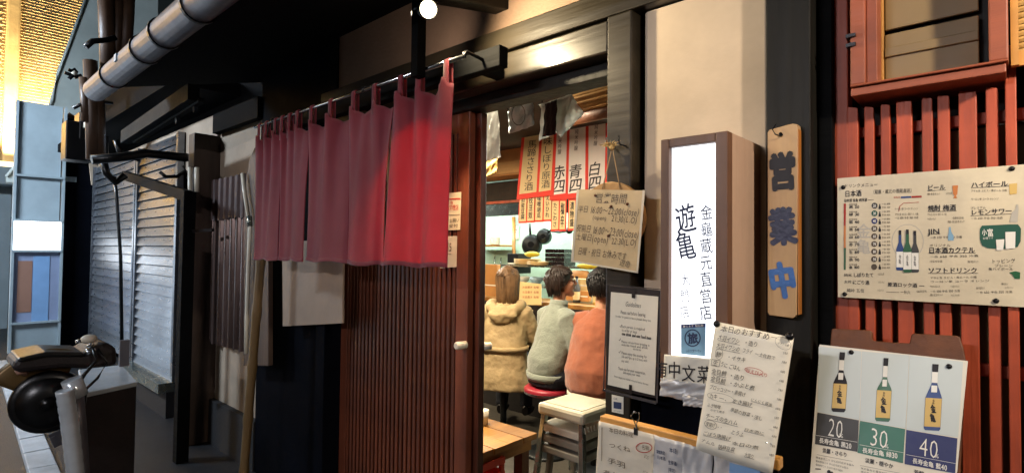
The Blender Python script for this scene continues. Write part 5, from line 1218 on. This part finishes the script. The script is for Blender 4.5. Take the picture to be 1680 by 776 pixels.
# stacked plastic stools
zst = .66
pf = P(957, 679, z=zst); pl_ = P(889, 661, z=zst); pb_ = P(940, 648, z=zst)
e1 = (pl_ - pf); e1.z = 0; sl_ = e1.length; e1.normalize(); e2 = V((-e1.y, e1.x, 0))
if e2.dot(V((pb_.x - pf.x, pb_.y - pf.y, 0))) < 0: e2 = -e2
sl_ = max(.30, min(.38, sl_)); print('stool side', sl_, (pb_ - pf).length)
cst = V((pf.x, pf.y, 0)) + e1 * sl_ / 2 + e2 * sl_ / 2; angst = math.atan2(e1.y, e1.x)
def stool(z, label, body=True):
    t = thing('stacking_stool', label, 'stool', (cst.x, cst.y, z), group='stack of plastic stools')
    M = Matrix.Translation((cst.x, cst.y, z)) @ Matrix.Rotation(angst, 4, 'Z'); h = sl_ / 2
    mb = MB(); mb.X = M; mb.box(-h, h, -h, h, -.062, 0); mb.build('seat', 'stool_top', t, bevel=.018)
    mb = MB(); mb.X = M; mb.box(-h * .8, h * .8, -h * .8, h * .8, 0.0005, .003); mb.build('seat_pad', 'stool_top', t, bevel=.001)
    for sx_ in (-1, 1):
        for sy_ in (-1, 1):
            mb = MB(); mb.X = M; a = (sx_ * (h - .03), sy_ * (h - .03), -.055); b = (sx_ * (h + .005), sy_ * (h + .005), -.42); mb.bar(a, b, .028, .028, (1, 0, 0)); mb.build('leg', 'kitchen_steel', t, bevel=.003)
    return t
stool(zst, 'white topped stool uppermost of the stack beside the black door post')
for k in range(3):
    t = thing('stacking_stool', ['second stool of the stack, only its pale ribbed rim showing under the top seat', 'third stool down in the stack beside the black door post', 'lowest stool of the stack beside the black door post'][k], 'stool', (cst.x, cst.y, zst - .11 - k * .055), group='stack of plastic stools')
    M = Matrix.Translation((cst.x, cst.y, zst - .105 - k * .055)) @ Matrix.Rotation(angst, 4, 'Z'); h = sl_ / 2 - .012
    mb = MB(); mb.X = M; mb.box(-h, h, -h, h, -.04, 0); mb.build('seat', 'white_plastic' if k == 0 else 'stool_grey', t, bevel=.008)
    if k == 0:
        for q_ in range(10):
            for side in (0, 1):
                mb = MB(); mb.X = M; u = -h * .85 + q_ * h * .19
                if side: mb.bar((u, -h - .004, -.0), (u + .008, -h - .004, .03), .005, .004, (0, 1, 0))
                else: mb.bar((-h - .004, u, -.0), (-h - .004, u + .008, .03), .005, .004, (1, 0, 0))
                mb.bar
                mb.build('rib', 'white_plastic', t)
    for sx_ in (-1, 1):
        for sy_ in (-1, 1):
            mb = MB(); mb.X = M; mb.bar((sx_ * (h - .045), sy_ * (h - .045), -.04), (sx_ * (h - .02), sy_ * (h - .02), -.40 + k * .02), .02, .02, (1, 0, 0)); mb.build('leg', 'stool_grey', t)
zb_ = zst - .105 - 2 * .055 - .36
mb = MB(); mb.X = Matrix.Translation((cst.x, cst.y, 0)) @ Matrix.Rotation(angst, 4, 'Z'); mb.box(-.1, .1, -.1, .1, .012, max(.03, zb_ - .0))
mb.build('stool_crate', 'stool_grey', None, 'grey low crate carrying the stack of plastic stools', 'crate')
# bar stools under the customers
def bar_stool(x, y, label):
    t = thing('bar_stool', label, 'stool', (x, y, .012), group='red round bar stools')
    MB().lathe([(.0001, .435), (.15, .435), (.165, .45), (.165, .475), (.15, .487), (.0001, .49)], (x, y, 0), (0, 0, 1), 24).build('seat', 'red_vinyl', t, smooth=True)
    MB().lathe([(.166, .446), (.17, .446), (.17, .458), (.166, .458)], (x, y, 0), (0, 0, 1), 24).build('seat_ring', 'steel', t)
    MB().lathe([(.025, .03), (.025, .435)], (x, y, 0), (0, 0, 1), 12).build('column', 'iron', t, smooth=True)
    MB().lathe([(.0001, .012), (.17, .012), (.15, .03), (.025, .04), (.0001, .04)], (x, y, 0), (0, 0, 1), 20).build('foot', 'iron', t, smooth=True)
    return t

# kitchen clutter: bottles and glasses on the ledge, utensils, notes
def bottle(x, y, z, h, r, mm, label):
    t = thing('bottle', label, 'bottle', (x, y, z), group='bottles and jars in the kitchen')
    MB().lathe([(.0001, 0), (r, 0), (r, h * .55), (r * .45, h * .75), (r * .38, h * .95), (.0001, h * .95)], (x, y, z), (0, 0, 1), 14).build('glass', mm, t, smooth=True)
    MB().lathe([(r * .45, h * .93), (r * .45, h), (.0001, h)], (x, y, z), (0, 0, 1), 12).build('cap', 'black_metal', t)
    MB().lathe([(r * 1.02, h * .12), (r * 1.02, h * .42)], (x, y, z), (0, 0, 1), 14).build('label_band', 'menu_cream', t)
for px, h, r, mm, lb_ in ((801, .27, .035, 'bottle_green', 'green bottle at the left end of the counter ledge behind the trench coat'), (838, .22, .04, 'white_plastic', 'white sauce bottle on the counter ledge between trench coat and menu card'), (944, .25, .035, 'charcoal_print', 'dark bottle on the counter ledge right of the grey sweatshirt'), (978, .2, .045, 'gold_print', 'short amber jar on the counter ledge beside the black haired head')):
    bottle(X(px, 2.7, 500), 2.72, .971, h, r, mm, lb_)
for px, py, mm, lb_ in ((812, 420, 'kitchen_steel', 'steel ladle hanging on the kitchen wall left of the pans, left one'), (822, 422, 'kitchen_steel', 'steel ladle hanging on the kitchen wall left of the pans, right one')):
    p_ = P(px, py, y=3.5); t = thing('ladle', lb_, 'ladle', p_); MB().loft([p_ + V((0, 0, .0)), p_ + V((0, -.01, -.22))], .008, 6).build('handle', mm, t, smooth=True); MB().ball(p_ + V((0, -.03, -.24)), (.045, .03, .04), 10, 7).build('bowl', mm, t, smooth=True)
for px0, py0, px1, py1_, lb_ in ((838, 372, 851, 392, 'small white note taped on the mint kitchen wall left of the pans'), (938, 392, 950, 412, 'small white note taped on the mint kitchen wall above the lacquer boxes')):
    S = hsheet(3.605); t = thing('wall_note', lb_, 'note', S.on(px0, py1_)); S.slab(mb := MB(), [(px0, py0), (px1, py0 - 1), (px1, py1_), (px0, py1_)], .003, 0); mb.build('sheet', 'paper', t)
    mb = MB(); S.line(mb, [(px0 + 2, py0 + 5), (px1 - 2, py0 + 5)], 1, .004); S.line(mb, [(px0 + 2, py0 + 9), (px1 - 4, py0 + 9)], 1, .004); mb.build('print', 'grey_ink', t)
pp = thing('wall_pipe', 'white pipe running down the mint kitchen wall left of the pans', 'pipe', P(843, 420, y=3.55)); MB().loft([P(843, 356, y=3.55), P(843, 470, y=3.55)], .022, 10).build('pipe', 'table_wood', pp, smooth=True)
for k, (px, py) in enumerate(((858, 447), (880, 449), (902, 450), (925, 452), (985, 452))):
    c = P(px, 470, y=2.98); bw = thing('bowl', ['white bowl at the left end of the lower kitchen shelf', 'blue rimmed bowl second from left on the lower kitchen shelf', 'brown bowl in the middle of the lower kitchen shelf', 'white bowl left of the clay roll on the lower kitchen shelf', 'white bowl at the right end of the lower kitchen shelf'][k], 'bowl', c)
    MB().lathe([(.0001, 0), (.03, 0), (.07, .05), (.075, .08), (.07, .08), (.03, .012), (.0001, .01)], (c.x, 2.98, zs3 + .001), (0, 0, 1), 16).build('bowl', ['white_plastic', 'bag_blue', 'brown_board', 'white_plastic', 'white_plastic'][k], bw, smooth=True)
# ================================================================== PEOPLE at the counter
def person(label, at, face, head_turn, hair_m, kind, height=1.0, lean=.06):
    """seated figure: pelvis above `at`, facing along `face` (degrees from +x)"""
    x, y, zs = at; R_ = Matrix.Translation((x, y, zs)) @ Matrix.Rotation(math.radians(face - 90), 4, 'Z') @ Matrix.Scale(height, 4)
    t = thing('person', label, 'person', (x, y, .012))
    HT = Matrix.Translation((0, lean + .05, .745)) @ Matrix.Rotation(math.radians(head_turn), 4, 'Z') @ Matrix.Rotation(math.radians(6), 4, 'X') @ Matrix.Translation((0, -lean - .05, -.745))
    hc = V((0, lean + .045, .775))
    b = MB(); b.X = R_
    # trunk, neck, limbs
    b.loft([(0, 0, -.01), (0, .0, .06), (0, .01, .18), (0, lean * .6, .32), (0, lean * .9, .45), (0, lean, .54), (0, lean + .0, .585)], [(.15, .11), (.17, .125), (.14, .1), (.155, .11), (.165, .11), (.13, .085), (.06, .055)], 18, ref=(0, 1, 0))
    b.loft([(0, lean, .55), (0, lean + .012, .63), (0, lean + .025, .70)], [.056, .05, .05], 14, ref=(0, 1, 0))
    for s in (-1, 1):
        b.loft([(s * .085, .0, .05), (s * .1, .2, .065), (s * .11, .42, .03)], [.085, .078, .058], 12)
        b.loft([(s * .11, .42, .04), (s * .11, .40, -.1), (s * .115, .36, -.38), ], [.058, .056, .036], 12, ref=(0, 1, 0))
        b.loft([(s * .115, .33, -.40), (s * .12, .42, -.42), (s * .122, .52, -.425)], [.036, .034, .02], 10)
        sh, el, wr = V((s * .165, lean - .005, .515)), V((s * .215, .13, .27)), V((s * .1, .36, .27))
        b.loft([V((s * .1, lean, .53)), sh, sh.lerp(el, .5), el], [.05, .056, .046, .038], 12)
        b.loft([el, el.lerp(wr, .4), wr], [.039, .038, .026], 12)
        d = (wr - el).normalized(); pm = wr + d * .05; sd = d.cross(V((0, 0, 1))).normalized()
        b.loft([wr - d * .005, wr + d * .03, wr + d * .085], [(.026, .02), (.038, .016), (.038, .014)], 10)
        for k in range(4):
            o = sd * (k - 1.5) * .019; L1 = [.07, .08, .075, .058][k]; p0 = wr + d * .08 + o
            b.loft([p0, p0 + d * L1 * .5 + V((0, 0, -.006)), p0 + d * L1 * .85 + V((0, 0, -.03))], [.0095, .0088, .0072], 7)
        p0 = wr + d * .03 + sd * .03 * s * -1; b.loft([p0, p0 + sd * -s * .03 + d * .025, p0 + sd * -s * .035 + d * .055], [.012, .0105, .008], 7)
    # head
    X0 = b.X; b.X = R_ @ HT
    b.ball(hc + V((0, -.008, .025)), (.073, .092, .085), 18, 12)
    b.ball(hc + V((0, .03, -.04)), (.055, .062, .07), 16, 10)
    b.loft([hc + V((0, .045, -.085)), hc + V((0, .075, -.1)), hc + V((0, .088, -.098))], [.035, .026, .012], 10)
    b.loft([hc + V((0, .086, .02)), hc + V((0, .1, -.012)), hc + V((0, .112, -.03)), hc + V((0, .095, -.04))], [.009, .011, .014, .012], 8)
    b.ball(hc + V((0, .08, .03)), (.045, .014, .01), 10, 7)
    for s in (-1, 1):
        b.ball(hc + V((s * .074, -.002, -.012)), (.009, .019, .03), 10, 8); b.ball(hc + V((s * .035, .07, -.025)), (.022, .02, .02), 10, 7)
    b.X = X0
    b.build('body', 'skin', t, smooth=True, remesh=.0065)
    for s in (-1, 1):
        e = MB(); e.X = R_ @ HT; e.ball(hc + V((s * .03, .081, .008)), (.013, .009, .008), 10, 8); ey = e.build('eye', 'eye_white', t, smooth=True)
        e = MB(); e.X = R_ @ HT; e.ball(hc + V((s * .03, .089, .008)), (.005, .003, .005), 8, 6); e.build('iris', 'ink', ey, smooth=True)
        e = MB(); e.X = R_ @ HT; e.loft([hc + V((s * .014, .092, .028)), hc + V((s * .032, .09, .034)), hc + V((s * .05, .078, .028))], [.003, .004, .002], 6); e.build('eyebrow', hair_m, t, smooth=True)
    e = MB(); e.X = R_ @ HT; e.loft([hc + V((-.022, .084, -.062)), hc + V((0, .096, -.06)), hc + V((.022, .084, -.062))], [.004, .0065, .004], 8); e.build('mouth', 'lips', t, smooth=True)
    # hair
    h = MB(); h.X = R_ @ HT
    h.ball(hc + V((0, -.024, .036)), (.092, .1, .096), 18, 12)
    rnd = random.Random(kind)
    long_ = kind == 'coat'
    for k in range(420):
        a = rnd.uniform(-PI * .98, PI * .98); up_ = rnd.uniform(0, 1.0)
        st = hc + V((math.sin(a) * .08 * (1 - up_ * .75), -.024 + math.cos(a) * .09 * (1 - up_ * .75), .06 + .072 * math.sqrt(up_)))
        side = abs(a) < 1.2; mid_ = abs(a) < 1.62
        if long_: ln_ = -.23 if not side else -.03
        elif kind == 'grey': ln_ = -.085 if not side else .05
        else: ln_ = -.05 if not side else .06
        if mid_ and not side: ln_ = -.02 if not long_ else -.12
        ln_ += rnd.uniform(-.03, .02); w2 = rnd.uniform(.98, 1.08)
        mid = hc + V((math.sin(a) * .094 * w2, -.024 + math.cos(a) * .102 * w2, .03 + rnd.uniform(-.02, .025)))
        end = hc + V((math.sin(a + rnd.uniform(-.12, .12)) * .083 * w2, -.026 + math.cos(a) * (.088 if not long_ else .1) * w2, ln_))
        if side: end.y = max(end.y, hc.y + .05); end.z = max(end.z, hc.z + .045); mid.z = max(mid.z, hc.z + .055)
        h.loft([st, st.lerp(mid, .6) + V((0, 0, .012)), mid, mid.lerp(end, .55), end], [.004, .0075, .008, .007, .0015], 5)
    h.build('hair', hair_m, t, smooth=True)
    # clothes
    def garment(nm, m_, fn, rm=.009, wr=.01, ws=.06):
        g = MB(); g.X = R_; fn(g); return g.build(nm, m_, t, smooth=True, remesh=rm, wrinkle=wr, wsize=ws)
    def trousers(g):
        g.loft([(0, -.01, -.02), (0, 0, .05), (0, .005, .15)], [(.165, .125), (.185, .14), (.155, .115)], 18, ref=(0, 1, 0))
        for s in (-1, 1):
            g.loft([(s * .085, -.02, .05), (s * .1, .2, .068), (s * .11, .44, .03)], [.1, .092, .075], 14)
            g.loft([(s * .11, .43, .05), (s * .11, .405, -.1), (s * .115, .365, -.37)], [.075, .068, .055], 14, ref=(0, 1, 0))
    garment('trousers', 'navy_trouser', trousers)
    for s in (-1, 1):
        g = MB(); g.X = R_; g.loft([(s * .115, .31, -.40), (s * .12, .37, -.40), (s * .122, .47, -.42), (s * .123, .56, -.43)], [(.03, .04), (.045, .05), (.046, .032), (.03, .02)], 12); g.build('shoe', 'shoe', t, smooth=True)
    w_ = {'grey': .9, 'coat': 1.0, 'coral': 1.13}[kind]
    def top(g):
        hem = {'grey': .06, 'coat': -.06, 'coral': .02}[kind]; k = w_
        g.loft([(0, -.012, hem), (0, -.012, hem + .04), (0, -.012, .16), (0, lean * .45, .28), (0, lean * .75, .4), (0, lean * .9, .49), (0, lean, .56), (0, lean + .01, .6)],
               [(.165 * k, .128 * k), (.19 * k, .145 * k), (.2 * k, .15 * k), (.195 * k, .145 * k), (.19 * k, .14 * k), (.165 * k, .118 * k), (.1, .085), (.068, .064)], 22, ref=(0, 1, 0))
        for s in (-1, 1):
            sh, el, wr = V((s * .165 * (.5 + .5 * k), lean - .005, .505)), V((s * .232 * (.6 + .4 * k), .13, .265)), V((s * .11, .34, .27))
            g.loft([V((s * .09, lean, .525)), sh, sh.lerp(el, .45), el], [.066, .08, .075, .066], 14)
            g.loft([el, el.lerp(wr, .45), wr.lerp(el, .08), wr], [.068, .064, .05, .04], 14)
    if kind == 'grey':
        garment('sweatshirt', 'sweat_grey', top)
        c = MB(); c.X = R_; c.lathe([(.062, -.03), (.073, -.02), (.07, .03), (.06, .034), (.056, .0)], (0, lean + .012, .60), (0, .1, 1), 22); c.build('collar', 'sweat_grey', t, smooth=True)
        c = MB(); c.X = R_; c.loft([(0, -.012, .03), (0, -.012, .05), (0, -.012, .085)], [(.17, .132), (.178, .138), (.185, .142)], 22, ref=(0, 1, 0)); c.build('waistband', 'sweat_grey', t, smooth=True)
    elif kind == 'coral':
        garment('sweater', 'coral_knit', top, wr=.012, ws=.08)
        c = MB(); c.X = R_; c.loft([(0, -.012, -.005), (0, -.012, .03)], [(.2, .155), (.2, .155)], 22, ref=(0, 1, 0)); c.build('shirt_hem', 'white_plastic', t, smooth=True)
    else:
        garment('trench_coat', 'trench', lambda g: (top(g), g.loft([(0, -.05, -.13), (0, -.04, -.05), (0, -.02, .06), (0, -.01, .2)], [(.235, .18), (.225, .18), (.21, .165), (.19, .15)], 22, ref=(0, 1, 0))), wr=.016, ws=.07)
        g = MB(); g.X = R_
        pts = [(math.sin(a) * .13, lean - .02 - math.cos(a) * .1, .565 - .045 * math.cos(a)) for a in [-2.2 + 4.4 * k / 12 for k in range(13)]]
        g.loft(pts, [.03] + [.05] * 11 + [.03], 12); g.loft([(0, lean - .1, .55), (0, lean - .15, .49), (0, lean - .14, .42)], [(.12, .04), (.13, .05), (.06, .03)], 14, ref=(0, 1, 0))
        g.build('hood', 'trench', t, smooth=True, remesh=.01, wrinkle=.02, wsize=.06)
        c = MB(); c.X = R_; c.loft([(0, -.015, .2), (0, -.015, .235)], [(.215, .163), (.217, .165)], 24, ref=(0, 1, 0)); c.build('belt', 'trench', t, smooth=True)
    return t
py_ = 1.6
def atpx(px, y=py_): return X(px, y, 560)
gx_, cx_, ox_ = atpx(898), atpx(820), atpx(976)
bar_stool(gx_, py_, 'red round stool under the customer in the grey sweatshirt')
bar_stool(cx_, py_ + .05, 'red round stool under the customer in the beige coat')
bar_stool(ox_, py_ + .0, 'red round stool under the customer in the coral sweater')
person('person with short dark hair in a grey sweatshirt seated at the bar counter', (gx_, py_, .51), 70, -26, 'hair_dark', 'grey', .93, .09)
person('person with long brown hair in a beige hooded trench coat, back to the door', (cx_, py_ + .05, .50), 118, 8, 'hair_brown', 'coat', .92)
person('broad person in a coral orange sweater seated behind the black door post', (ox_, py_, .49), 92, -10, 'hair_black', 'coral', .95, .08)

# ================================================================== LAMPS with their fittings
def tube_light(name, label, c, ln, along, energy, color, mm, dirn=(0, 0, -1)):
    c = V(c); a = V((ln / 2, 0, 0)) if along == 'x' else V((0, ln / 2, 0))
    t = thing(name, label, 'lamp', c)
    MB().bar(c - a + V((0, 0, .03)), c + a + V((0, 0, .03)), .12, .05).build('housing', 'white_plastic', t, bevel=.004)
    MB().loft([c - a * .95, c + a * .95], .015, 10).build('tube', mm, t, smooth=True)
    lamp('tube_lamp', 'AREA', c + V((0, 0, -.02)), energy, color, ln * .95 if along == 'x' else .06, .06 if along == 'x' else ln * .95, aim=c + V(dirn))
tube_light('kitchen_light', 'white fluorescent fitting over the right half of the kitchen', (-1.6, 3.0, 2.38), 2.4, 'x', 150, (.95, 1, .93), 'cool_lamp')
tube_light('kitchen_light', 'white fluorescent fitting over the left end of the kitchen', (-5.9, 2.7, 2.38), 1.6, 'x', 240, (.95, 1, .93), 'cool_lamp')
tube_light('ceiling_lamp', 'warm ceiling fitting above the seats at the counter', (-4.6, 1.0, 2.36), 1.2, 'x', 90, (1, .82, .56), 'warm_lamp')
tube_light('ceiling_lamp', 'warm ceiling fitting just inside the doorway', (-2.5, .62, 2.36), 1.1, 'x', 110, (1, .85, .62), 'warm_lamp')  # unseen fitting added to brighten the menu strips
# warm floodlight under the eave to the right of the camera
fl = V((.95, -.75, 2.3)); ft = thing('flood_lamp', 'warm floodlight under the eave out to the right', 'lamp', fl)
MB().lathe([(.03, -.08), (.06, -.05), (.07, .02), (.06, .02), (.05, -.02)], fl, (V((-.4, 0, 1.3)) - fl).normalized(), 18).build('shade', 'black_metal', ft, smooth=True)
MB().ball(fl + (V((-.4, 0, 1.3)) - fl).normalized() * .005, .04, 12, 8).build('bulb', 'flood_bulb', ft, smooth=True)
MB().loft([fl, fl + V((0, .05, .15))], .01, 8).build('stem', 'black_metal', ft)
lamp('flood_light', 'SPOT', fl + (V((-.4, 0, 1.3)) - fl).normalized() *   .06, 118, (1, .84, .68), .05, aim=(-.15, 0, 1.2), spot=92, blend=.5)
# cool tube lights set out of view across the alley
tube_light('street_light', 'cool white street light over the alley beyond the frame', (-6.5, -3.2, 3.6), 1.6, 'x', 330, (.7, .84, 1), 'cool_lamp', (-.3, .8, -.3))
tube_light('street_light', 'cool white street light behind the viewer across the alley', (-1.4, -4.2, 2.62), 1.2, 'x', 110, (.95, .93, 1), 'cool_lamp', (0, .95, -.25))
